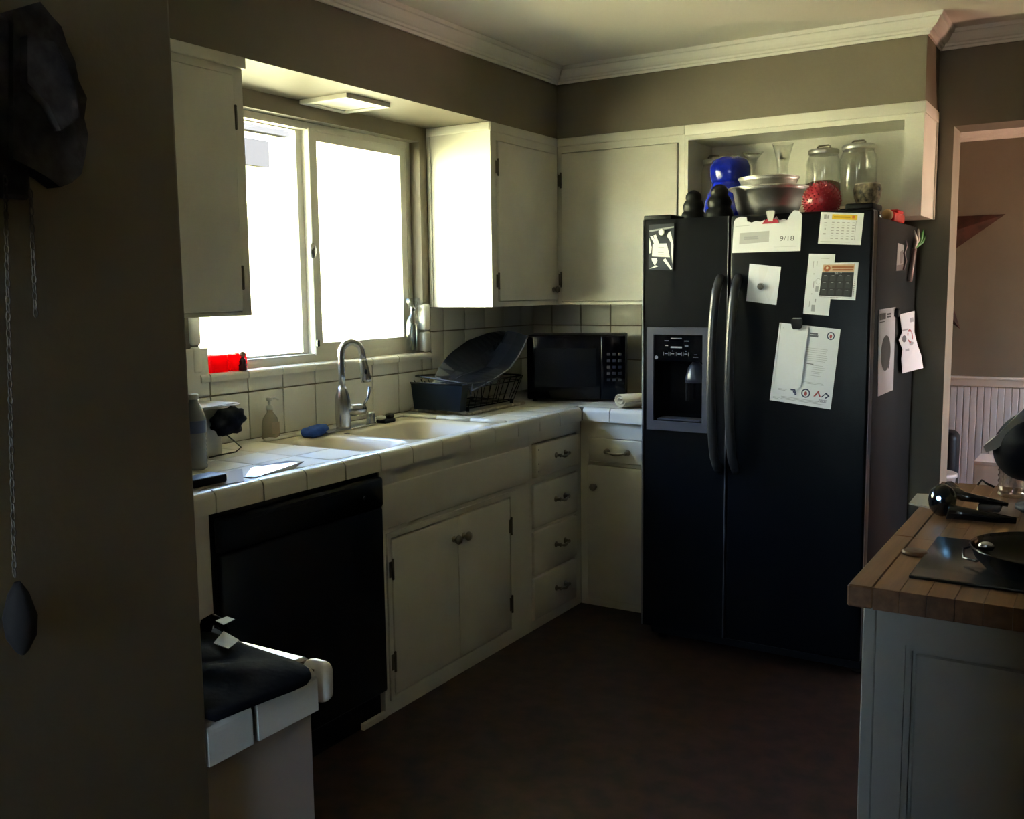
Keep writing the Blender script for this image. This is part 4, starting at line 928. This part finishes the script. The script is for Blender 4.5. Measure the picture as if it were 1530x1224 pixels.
for i in range(nc_ - 1):
    for j in range(NP - 1):
        q = (i * NP + j, (i + 1) * NP + j, (i + 1) * NP + j + 1, i * NP + j + 1); F.append(q); F.append(tuple(N1 + t_ for t_ in q[::-1]))
for i in range(nc_ - 1):
    for j in (0, NP - 1): q = (i * NP + j, (i + 1) * NP + j); F.append((q[0], q[1], N1 + q[1], N1 + q[0]))
for j in range(NP - 1):
    for i in (0, nc_ - 1): q = (i * NP + j, i * NP + j + 1); F.append((q[0], q[1], N1 + q[1], N1 + q[0]))
MB().add(V, F, False).build('pan_body', mat('dark_enamel', (.010, .011, .013), .25, spec=.45), rp)
RIM_GLINT = mat('pan_rim_and_highlight', (.34, .34, .36), .25, metal=.9)
MB().tube(cB, .0042, 8).build('rim', RIM_GLINT, rp); MB().tube(cA[2:8], .0022, 6).build('rim', RIM_GLINT, rp)  # second strip is the highlight along the crease, put in as bright metal

# ------------------------------------------------------------------ things at the left end of the worktop
pp = [U('z', H + .004, *q) for q in ((292, 728), (334, 701), (365, 708), (364, 722))]
tag(MB().prism([U('z', H + .0008, *q) for q in ((288, 736), (288, 716), (362, 701), (364, 720), (320, 727))], (0, 0, .0012)).build('paper_sheet', mat('dull_paper', (.40, .36, .33), .7)), 'dull white paper sheet at the worktop edge under a black case', 'paper')
slv = [U('z', H + .0008, 366, 713), U('z', H + .013, 376, 699), U('z', H + .014, 428, 689), U('z', H + .012, 454, 690), U('z', H + .0008, 440, 700), U('z', H + .0008, 384, 713)]
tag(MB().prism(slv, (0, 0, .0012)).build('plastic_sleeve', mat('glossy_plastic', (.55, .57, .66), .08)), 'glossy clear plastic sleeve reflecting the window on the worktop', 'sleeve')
tag(MB().box(.505, .572, -2.80, -2.655, H + .0021, H + .026, .005, 2).build('black_case', BLACKM), 'small black flat case on the paper beside the water bottle', 'case')
wb = thing('water_bottle', 'clear ribbed plastic water bottle with blue label on the worktop', 'bottle', (.33, -2.553, H))
rb_ = [(.024, 0), (.031, .005)]
for k in range(8): rb_ += [(.0315, .012 + .012 * k), (.029, .018 + .012 * k)]
rb_ += [(.032, .112), (.032, .150), (.030, .165), (.020, .192), (.013, .203), (.013, .214)]
MB().lathe(rb_, (.33, -2.553, H + .0005), 24).build('bottle', mat('bottle_plastic', (.26, .28, .29), .12), wb)
MB().lathe([(.0325, 0), (.0328, .001), (.0328, .036), (.0325, .037)], (.33, -2.553, H + .113), 24).build('label', mat('blue_label', (.10, .13, .26), .4), wb)
MB().lathe([(.0145, 0), (.0145, .014), (.012, .016)], (.33, -2.553, H + .212), 16).build('cap', pm, wb)
wx = thing('white_carton', 'white box in the corner of the worktop carrying loose papers', 'box', (.13, -2.44, H))
MB().box(.05, .20, -2.57, -2.335, H + .0005, 1.075, .006, 2).build('box', mat('carton_white', (.52, .50, .45), .6), wx)
lp = thing('loose_papers', 'small pile of dog-eared papers on the white box', 'papers', (.13, -2.44, 1.076))
for k, (dz, r_) in enumerate(((.0005, 2), (.003, -3), (.0055, 5))):
    mb = MB().box(-.095, .10, -.135, .145, 0, .0022); mb.xf = Matrix.Translation((.13, -2.425, 1.0756 + dz)) @ Matrix.Rotation(math.radians(r_), 4, 'Z'); mb.build('sheet', mat('cream_paper', (.56, .52, .44), .7), lp)
mb = MB().prism([(-.02, -.10, 0), (.09, -.06, .0), (.05, .02, .035), (-.04, -.02, .045)], (.001, 0, .0015)); mb.xf = Matrix.Translation((.13, -2.44, 1.084)); mb.build('folded_corner', MATS['cream_paper'], lp)
gl = MB(); bm = bmesh.new(); bmesh.ops.create_icosphere(bm, subdivisions=4, radius=1)
for v in bm.verts:
    q = v.co.copy(); k = 1 + .09 * math.sin(6 * q.y + 4 * q.z + 1) + .07 * math.sin(9 * q.z - 5 * q.y) + .03 * math.sin(17 * q.y + 11 * q.x)
    v.co = Vector((.232 + .024 * q.x * k, -2.335 + .068 * q.y * k, 1.030 + .046 * q.z * k))
bm.verts.index_update(); gl.add([v.co.copy() for v in bm.verts], [[v.index for v in f.verts] for f in bm.faces], True); bm.free()
tag(gl.build('dark_cloth_bundle', mat('navy_cloth', (.006, .007, .012), .85, spec=.15)), 'bunched dark navy cloth hanging on the front of the white box', 'cloth')
tag(MB().tube([(.212, -2.33, .985), (.215, -2.30, .96), (.22, -2.275, .935), (.21, -2.29, .921), (.20, -2.33, .919), (.21, -2.40, .919)], .0025, 6).build('cable', mat('grey_cable', (.06, .06, .055), .6)), 'thin grey cable looping beside the white box', 'cable')

# ------------------------------------------------------------------ near tiled peninsula end (left foreground)
PX, PYE = 1.741, -3.518
pc = thing('tiled_peninsula', 'white tiled peninsula end beside the dark near wall, black bag on it', 'countertop', (1.4, -3.6, .857))
MB().box(.05, PX - .016, -3.752, PYE - .016, .857, H - .008).build('substrate', GROUTD, pc)
pj = [-3.90, -3.675, -3.553]
edge_piece((PX, -3.7525), (PX, -3.675 - G), (1, 0), hgt=.060).build('edge_tile', TILE, pc)
edge_piece((PX, -3.675 + G), (PX, -3.553 - G), (1, 0), hgt=.060).build('edge_tile', TILE, pc)
# corner tile with both edges rounded
mb = MB().box(PX - .046, PX, -3.553 + G, PYE, H - .060, H, .014, 4); mb.build('corner_tile', TILE, pc)
for k in range(10):
    x1 = PX - .046 - G - .135 * k; edge_piece((x1 - .135 + 2 * G, PYE), (x1, PYE), (0, 1), hgt=.058).build('edge_tile', TILE, pc)
for k in range(8): tile(pc, 'z', (PX - .045 - .1735 * (k + 1) + G, -3.735, H - .007), .1735 - G, .170, .007)
pcb = thing('peninsula_cabinet', 'plain white cabinet end panel below the tiled peninsula', 'cabinet', (1.4, -3.6, 0))
MB().box(.64, PX - .022, -3.752, PYE - .030, 0, .857, .003, 1).build('end_panel', mat('panel_beige', (.42, .35, .30), .5), pcb)  # evenly darker and browner than the other white cabinets
# black cloth bag with tags
bb = thing('black_bag', 'black fabric bag with white tags lying on the tiled peninsula', 'bag', (1.6, -3.66, H))
CLO = mat('black_fabric', (.0035, .0035, .005), .9, spec=.08, bump=1.0, bscale=30)
outl = [tuple(U('z', H + .006, *q).xy) for q in ((312, 1078), (360, 1058), (400, 1042), (440, 1027), (458, 1018), (465, 1008), (461, 999), (446, 991), (420, 983), (395, 975), (370, 966), (348, 956), (325, 942))] + [(1.44, -3.58), (1.44, -3.751), (1.60, -3.7515), (1.70, -3.7515)]
k = len(outl); ctr = Vector((1.60, -3.69)); V = []; ringsz = [(1.0, .0012), (1.0, .006), (.97, .011), (.85, .014), (.6, .016), (.3, .017)]
for (f_, z) in ringsz:
    for i, (x, y) in enumerate(outl):
        V.append((ctr.x + (x - ctr.x) * f_, max(-3.7515, ctr.y + (y - ctr.y) * f_), H + z + (.004 * math.sin(37 * x + 23 * y) if f_ < .95 else 0)))
F = [list(range(k))[::-1], [(len(ringsz) - 1) * k + j for j in range(k)]]
for i in range(len(ringsz) - 1): F += [(i * k + j, i * k + (j + 1) % k, (i + 1) * k + (j + 1) % k, (i + 1) * k + j) for j in range(k)]
MB().add(V, F, True).build('bag_body', CLO, bb)
MB().tube([U('z', H + .012, 306, 945), U('z', H + .022, 309, 932), U('z', H + .028, 318, 925), U('z', H + .024, 330, 930), U('z', H + .010, 342, 946)], [.010, .011, .009, .007, .004], 8).build('drawstring_knot', CLO, bb)
for q, zz in ((((322, 928), (339, 922), (351, 926), (334, 934)), .030), (((319, 962), (334, 944), (357, 957), (341, 970)), .020)):
    MB().prism([U('z', H + zz, *p) for p in q], (0, 0, .001)).build('tag', mat('tag_white', (.42, .43, .45), .6), bb)

# ------------------------------------------------------------------ carved clock on the near wall (mostly outside the frame)
ck = thing('wall_clock', 'dark carved wall clock with hanging chains and weight on the near wall', 'clock', (PX, -4.0, 1.6))
DW = mat('dark_carved_wood', (.060, .055, .060), .9, var=.4, vscale=40, bump=1, bscale=60, spec=.05)
xo = PX + .001
MB().box(xo, xo + .05, -4.16, -4.00, 1.50, 1.72, .01, 2).build('case', DW, ck)
MB().box(xo, xo + .014, -4.17, -3.945, 1.53, 1.70, .004).build('backboard', DW, ck)
MB().lathe([(.048, 0), (.050, .004), (.040, .008), (0, .008)], (xo + .05, -4.08, 1.62), 28, 'x').build('dial', mat('clock_dial', (.10, .09, .085), .7), ck)
lf = [(0, 20), (40, 8), (58, 30), (72, 45), (80, 70), (92, 95), (98, 125), (110, 150), (106, 180), (112, 205), (108, 235), (102, 262), (88, 275), (70, 282), (52, 268), (30, 255), (0, 240)]
MB().prism([U('x', xo, a, b) for a, b in lf], (.022, 0, 0)).build('carved_leaf', DW, ck)
MB().prism([U('x', xo, a, b) for a, b in ((10, 60), (50, 70), (80, 130), (88, 180), (60, 200), (40, 160), (10, 130))], (.034, 0, 0)).build('carved_leaf', DW, ck)
BR = mat('chain_brass', (.10, .09, .08), .5, metal=.5)
def chain(px0, px1):
    a, b = U('x', xo + .02, *px0), U('x', xo + .02, *px1); n_ = int((a - b).length / .008); mb = MB()
    for i in range(n_):
        c = a.lerp(b, i / n_); h_ = .0048; f_ = (.0022, 0) if i % 2 else (0, .0022)
        mb.tube([(c.x + f_[0] * math.cos(q), c.y + f_[1] * math.cos(q), c.z + h_ * math.sin(q)) for q in [2 * PI * j / 8 for j in range(8)]], .0008, 5, closed=True)
    mb.build('chain', BR, ck)
chain((46, 290), (54, 480)); chain((8, 270), (22, 868))
wt = U('x', xo + .022, 26, 870)
MB().lathe([(.003, 0), (.010, -.012), (.016, -.035), (.014, -.055), (.006, -.070), (.002, -.074)], tuple(wt), 14).build('weight', mat('cast_weight', (.025, .022, .022), .8, spec=.05), ck)

# ------------------------------------------------------------------ island
IX0, IY0, IY1, IZ = 2.296, -2.843, -1.802, .93
ib = thing('butcher_block_top', 'butcher block island worktop of glued wooden staves with black cooktop', 'countertop', (2.65, -2.3, IZ - .038))
WOOD = wood_mat('butcher_block', (.135, .062, .028), (.235, .115, .052), .42, 'y', .10)
SW = .0425; x = IX0; k = 0
SM = {}
while x < 3.14:
    # each stave is made of end-jointed lengths
    cuts = [IY0] + sorted(IY0 + (IY1 - IY0) * q for q in ([.3 + .07 * (k % 3), .72 - .05 * (k % 4)] if k % 2 else [.5 + .06 * (k % 5 - 2)])) + [IY1]
    for c0_, c1_ in zip(cuts[:-1], cuts[1:]):
        MB().box(x, x + SW - .0004, c0_ + .0002, c1_ - .0002, IZ - .038, IZ, .0006 if x > IX0 else .003).build('stave', WOOD, ib)
    x += SW; k += 1
ic = thing('island_cabinet', 'pale painted island cabinet with recessed panel end facing the room', 'cabinet', (2.7, -2.3, 0))
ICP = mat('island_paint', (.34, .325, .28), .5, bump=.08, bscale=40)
ybf = IY0 + .028
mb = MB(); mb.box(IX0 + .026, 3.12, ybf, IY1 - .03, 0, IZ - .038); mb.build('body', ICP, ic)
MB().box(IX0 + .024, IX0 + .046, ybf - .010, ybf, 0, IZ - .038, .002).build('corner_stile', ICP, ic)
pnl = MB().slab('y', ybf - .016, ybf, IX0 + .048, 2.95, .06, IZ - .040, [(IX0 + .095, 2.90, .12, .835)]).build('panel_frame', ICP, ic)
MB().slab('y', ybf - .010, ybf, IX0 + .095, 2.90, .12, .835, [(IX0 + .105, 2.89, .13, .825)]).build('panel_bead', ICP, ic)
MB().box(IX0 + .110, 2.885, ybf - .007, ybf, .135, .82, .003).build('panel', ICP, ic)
# cooktop
ckt = thing('glass_cooktop', 'black glass cooktop set on the butcher block island', 'cooktop', (2.7, -2.6, IZ))
MB().box(2.380, 2.99, -2.757, -2.441, IZ, IZ + .006, .002, 2).build('glass_plate', mat('cooktop_glass', (.012, .012, .013), .22), ckt)
MB().box(2.384, 2.986, -2.753, -2.700, IZ + .006, IZ + .0064).build('border_strip', mat('cooktop_grey', (.03, .028, .026), .25), ckt)
pn_ = thing('frying_pan', 'black frying pan with shiny rounded rim on the glass cooktop', 'pan', (2.588, -2.62, IZ + .006))
pz = IZ + .0065
MB().lathe([(.085, 0), (.098, .004), (.118, .026), (.124, .042), (.127, .044), (.124, .046), (.114, .028), (.094, .010), (0, .008)], (2.588, -2.640, pz), 40).build('pan_body', BLACKG, pn_)
MB().ball((2.494, -2.690, pz + .050), .011, 10, 8, (1.2, .7, .8)).build('rivet_clasp', CHROME, pn_)
MB().tube([(2.49, -2.58, pz + .03), (2.465, -2.585, pz + .026), (2.447, -2.605, pz + .02), (2.452, -2.63, pz + .01), (2.475, -2.652, pz + .012), (2.486, -2.655, pz + .02)], .0028, 7).build('wire_loop', WIRE, pn_)
tag(MB().box(2.515, 2.86, -2.50, -2.452, IZ + .0065, IZ + .034, .012, 3).build('grill_bar', BLACKM), 'low black bar behind the frying pan on the cooktop', 'cooktop rack')
tag(MB().lathe([(.020, 0), (.024, .001), (.024, .006), (.020, .008), (0, .006)], (0, 0, 0), 20).build('spoon_rest', mat('amber_wood', (.09, .04, .012), .35)), 'small amber wooden disc beside the cooktop', 'coaster').location = (2.362, -2.585, IZ)
# device with two arms, papers
ntp = [U('z', IZ + .0006, *q) for q in ((1358, 754), (1370, 740), (1402, 742), (1400, 762))]
tag(MB().prism(ntp, (0, 0, .004)).build('notepad', mat('note_grey', (.34, .32, .28), .7)), 'small white notepad under the black two-armed device', 'notepad')
tag(MB().prism([U('z', IZ + .0006, *q) for q in ((1478, 752), (1528, 752), (1522, 774), (1486, 770))], (0, 0, .002)).build('leaflet', mat('pinkish_paper', (.34, .25, .21), .6)), 'pinkish leaflet between the arms of the black device', 'leaflet')
dv = thing('two_armed_device', 'glossy black device with rounded head and two long arms on the island', 'device', (2.40, -2.14, IZ))
DVM = mat('device_black', (.008, .008, .010), .14)
hc = U('z', IZ + .035, 1408, 748)
mb = MB().ball((0, 0, 0), .034, 24, 16, (.85, 1.1, 1.05)); mb.xf = Matrix.Translation((hc.x, hc.y, IZ + .036)); mb.build('head', DVM, dv)
a1 = [U('z', IZ + .04, 1418, 730), U('z', IZ + .034, 1440, 742), U('z', IZ + .026, 1470, 747), U('z', IZ + .018, 1506, 754)]
a2 = [U('z', IZ + .018, 1415, 764), U('z', IZ + .014, 1445, 768), U('z', IZ + .012, 1480, 773), U('z', IZ + .008, 1518, 778)]
MB().tube(a1, [.018, .011, .0075, .005], 10).build('arm', DVM, dv); MB().tube(a2, [.017, .0135, .011, .007], 10).build('arm', DVM, dv)
MB().box(2.420, 2.468, -2.16, -2.10, IZ + .006, IZ + .020, .006, 2).build('clear_block', mat('smoky_plastic', (.10, .09, .085), .2), dv)
GLINT = bpy.data.materials.new('blue_glint'); GLINT.use_nodes = True; b_ = GLINT.node_tree.nodes['Principled BSDF']; b_.inputs['Base Color'].default_value = (.1, .3, .8, 1); b_.inputs['Emission Color'].default_value = (.25, .6, 1, 1); b_.inputs['Emission Strength'].default_value = .45  # blue lens glint on the head, put in as a glowing material
lv = (Vector((CX, CY, CZ)) - Vector((hc.x, hc.y, IZ + .036))).normalized()
lp_ = Vector((hc.x, hc.y, IZ + .036)) + Vector((lv.x * .0285, lv.y * .037, lv.z * .035)) + Vector((-.006, -.003, .004))
mb = MB().ball((0, 0, 0), .0042, 10, 8, (1.1, .5, 1.1)); mb.xf = Matrix.Translation(lp_); mb.build('head_glint', GLINT, dv)
# bottles
BP = pane_mat('clear_pet', (.82, .82, .81), .24)
for nm, x_, y_, lab in (('plastic_bottle', 2.470, -1.93, 'clear ribbed plastic bottle with blue band at the far end of the island'), ('plastic_bottle', 2.560, -1.90, 'clear ribbed plastic bottle under the dark hood on the island')):
    t = thing(nm, lab, 'bottle', (x_, y_, IZ), 'plastic bottles on the island')
    pr_ = [(.024, 0), (.031, .005)]
    for k in range(7): pr_ += [(.0315, .012 + .013 * k), (.0285, .0185 + .013 * k)]
    pr_ += [(.0315, .108), (.030, .125), (.018, .150), (.012, .160), (.012, .17)]
    MB().lathe(pr_, (x_, y_, IZ + .0005), 22).build('bottle', BP, t)
    MB().lathe([(.0322, .100), (.0326, .101), (.0326, .122), (.0315, .123)], (x_, y_, IZ), 22).build('label_band', mat('violet_band', (.07, .08, .24), .4), t)
# dark hood with grey rim
hd = thing('dark_hood', 'dark rounded hood with grey flared rim tilted over the plastic bottles', 'hood', (2.62, -2.02, IZ))
hcn = U('y', -2.06, 1547, 666)
mb = MB().ball((0, 0, 0), .086, 30, 20, (1.05, .75, .92)); mb.xf = Matrix.Translation(hcn) @ Matrix.Rotation(math.radians(-38), 4, 'Y'); mb.build('shell', mat('hood_dark', (.004, .005, .010), .6, spec=.12), hd)
MB().lathe([(.055, 0), (.055, .012), (.020, .02), (.018, hcn.z - IZ - .05)], (hcn.x + .02, hcn.y, IZ), 20).build('stand', BLACKM, hd)
r0 = [U('y', -2.10, *q) for q in ((1469, 667), (1478, 660), (1490, 650), (1504, 636), (1516, 624), (1532, 609), (1560, 592))]
r1 = [U('y', -2.10, *q) for q in ((1473, 676), (1487, 672), (1497, 665), (1512, 652), (1522, 640), (1536, 628), (1562, 612))]
V = []; 
for a_, b_ in zip(r0, r1):
    for d_ in (0, .06): V += [a_ + Vector((0, d_, 0)), b_ + Vector((0, d_, 0))]
F = [(0, 1, 3, 2), (24, 26, 27, 25)]
for i in range(6):
    o = 4 * i; F += [(o, o + 4, o + 5, o + 1), (o + 2, o + 3, o + 7, o + 6), (o, o + 2, o + 6, o + 4), (o + 1, o + 5, o + 7, o + 3)]
MB().add(V, F).build('rim', mat('hood_grey', (.30, .30, .28), .5), hd)

# ------------------------------------------------------------------ dining room beyond the opening
chair_z = .80
MB().box(.12, 5.2, 2.488, 2.50, 0, .845).build('wainscot_backing', mat('wainscot_groove', (.40, .40, .40), .6), wall_far)
PLK = MB().box(0, .0365, -.007, 0, 0, .74, .0025).mesh('plank'); PLK.materials.append(mat('beadboard_white', (.62, .62, .62), .45))
for k in range(38): link('plank', PLK, wall_far, (1.50 + .0405 * k, 2.488, .10))
struct(MB().box(.12, 5.2, 2.470, 2.500, .785, .845, .006, 2).build('trim_3', CROWN)); struct(MB().box(.12, 5.2, 2.455, 2.500, .832, .850, .004, 2).build('trim_4', CROWN))
struct(MB().box(.12, 5.2, 2.474, 2.488, 0, .10, .004).build('baseboard_far', CROWN))
st = thing('barn_star', 'large rusty brown metal barn star on the dining room wall', 'star', (1.402, 2.49, 1.684))
mb = MB(); R1, R2 = .65, .248; c = Vector((1.402, 2.40, 1.684)); ring = []
for k in range(10):
    a = PI / 2 + k * PI / 5; r = R1 if k % 2 == 0 else R2; ring.append(Vector((1.402 + r * math.cos(a), 2.492, 1.684 + r * math.sin(a))))
for k in range(10):
    tri = MB().add([c, ring[k], ring[(k + 1) % 10], Vector((c.x, 2.4935, c.z))], [(0, 1, 2), (0, 3, 1), (0, 2, 3), (1, 3, 2)]); tri.build('facet', STAR, st)
cs_ = thing('black_case', 'black upright case with rounded top in the dining room', 'case', (1.885, 1.2, 0))
MB().box(1.70, 1.957, 1.15, 1.35, .03, .652, .045, 5).build('shell', BLACKM, cs_); MB().box(1.72, 1.94, 1.16, 1.34, 0, .04, .01).build('base', BLACKM, cs_)
bk = thing('white_bucket', 'stack of white plastic tubs standing before the black case', 'bucket', (1.905, .95, 0))
for k in range(5):
    z = .094 * k; MB().lathe([(.088 + .001 * k, z), (.098, z + .070), (.106, z + .073), (.106, z + .090), (.100, z + .0935)], (1.890, .95, 0), 26).build('tub', mat('tub_white', (.55, .54, .50), .4), bk)
bx_ = thing('white_box', 'white cardboard box against the beadboard wainscot', 'box', (2.12, 1.9, 0))
MB().box(1.983, 2.30, 1.78, 2.08, 0, .398, .003).build('carton', mat('box_white', (.58, .57, .54), .7), bx_); MB().box(1.980, 2.303, 1.777, 2.083, .385, .408, .003).build('lid', MATS['box_white'], bx_)
tag(MB().tube([(2.26, -1.815, IZ + .0015), (2.2, 1, .3)][:1] + [(2.393, -1.83, IZ + .003), (2.402, -1.825, IZ + .018), (2.415, -1.83, IZ + .006), (2.43, -1.84, IZ + .003)][0:4] if False else [(2.385, -1.83, IZ + .0035), (2.394, -1.828, IZ + .017), (2.405, -1.832, IZ + .010), (2.424, -1.838, IZ + .0035)], .003, 6).build('twist_tie', BLACKM), 'short bent black wire tie at the far edge of the island', 'wire')

# ------------------------------------------------------------------ unseen globe lamp added for warm light through the dining opening
LX, LY, LZ = 3.42, .38, 1.22
gl_ = thing('added_floor_lamp', 'unseen floor lamp added for warm light, with globe and black shielding hood', 'lamp', (LX, LY, 0))
GLO = bpy.data.materials.new('warm_globe'); GLO.use_nodes = True; b_ = GLO.node_tree.nodes['Principled BSDF']
b_.inputs['Base Color'].default_value = (.8, .7, .6, 1); b_.inputs['Emission Color'].default_value = (1.0, .60, .44, 1); b_.inputs['Emission Strength'].default_value = 10.5
MB().lathe([(.13, 0), (.13, .012), (.03, .022), (.012, .03)], (LX, LY, 0), 28).build('base', BLACKM, gl_)
MB().tube([(LX, LY, .02), (LX, LY, LZ - .085)], .011, 12).build('pole', BLACKM, gl_)
MB().lathe([(.012, 0), (.035, .01), (.038, .03)], (LX, LY, LZ - .098), 20).build('collar', CHROME, gl_)
MB().ball((LX, LY, LZ), .080, 28, 18).build('globe', GLO, gl_)
MB().lathe([(.012, .118), (.055, .108), (.092, .070), (.112, .020), (.114, -.005), (.110, -.005), (.106, .020), (.088, .066), (.052, .101), (0, .110)], (LX, LY, LZ), 30, 'y').build('shielding_hood', BLACKM, gl_)  # black hood added to keep the globe's light off the far wall
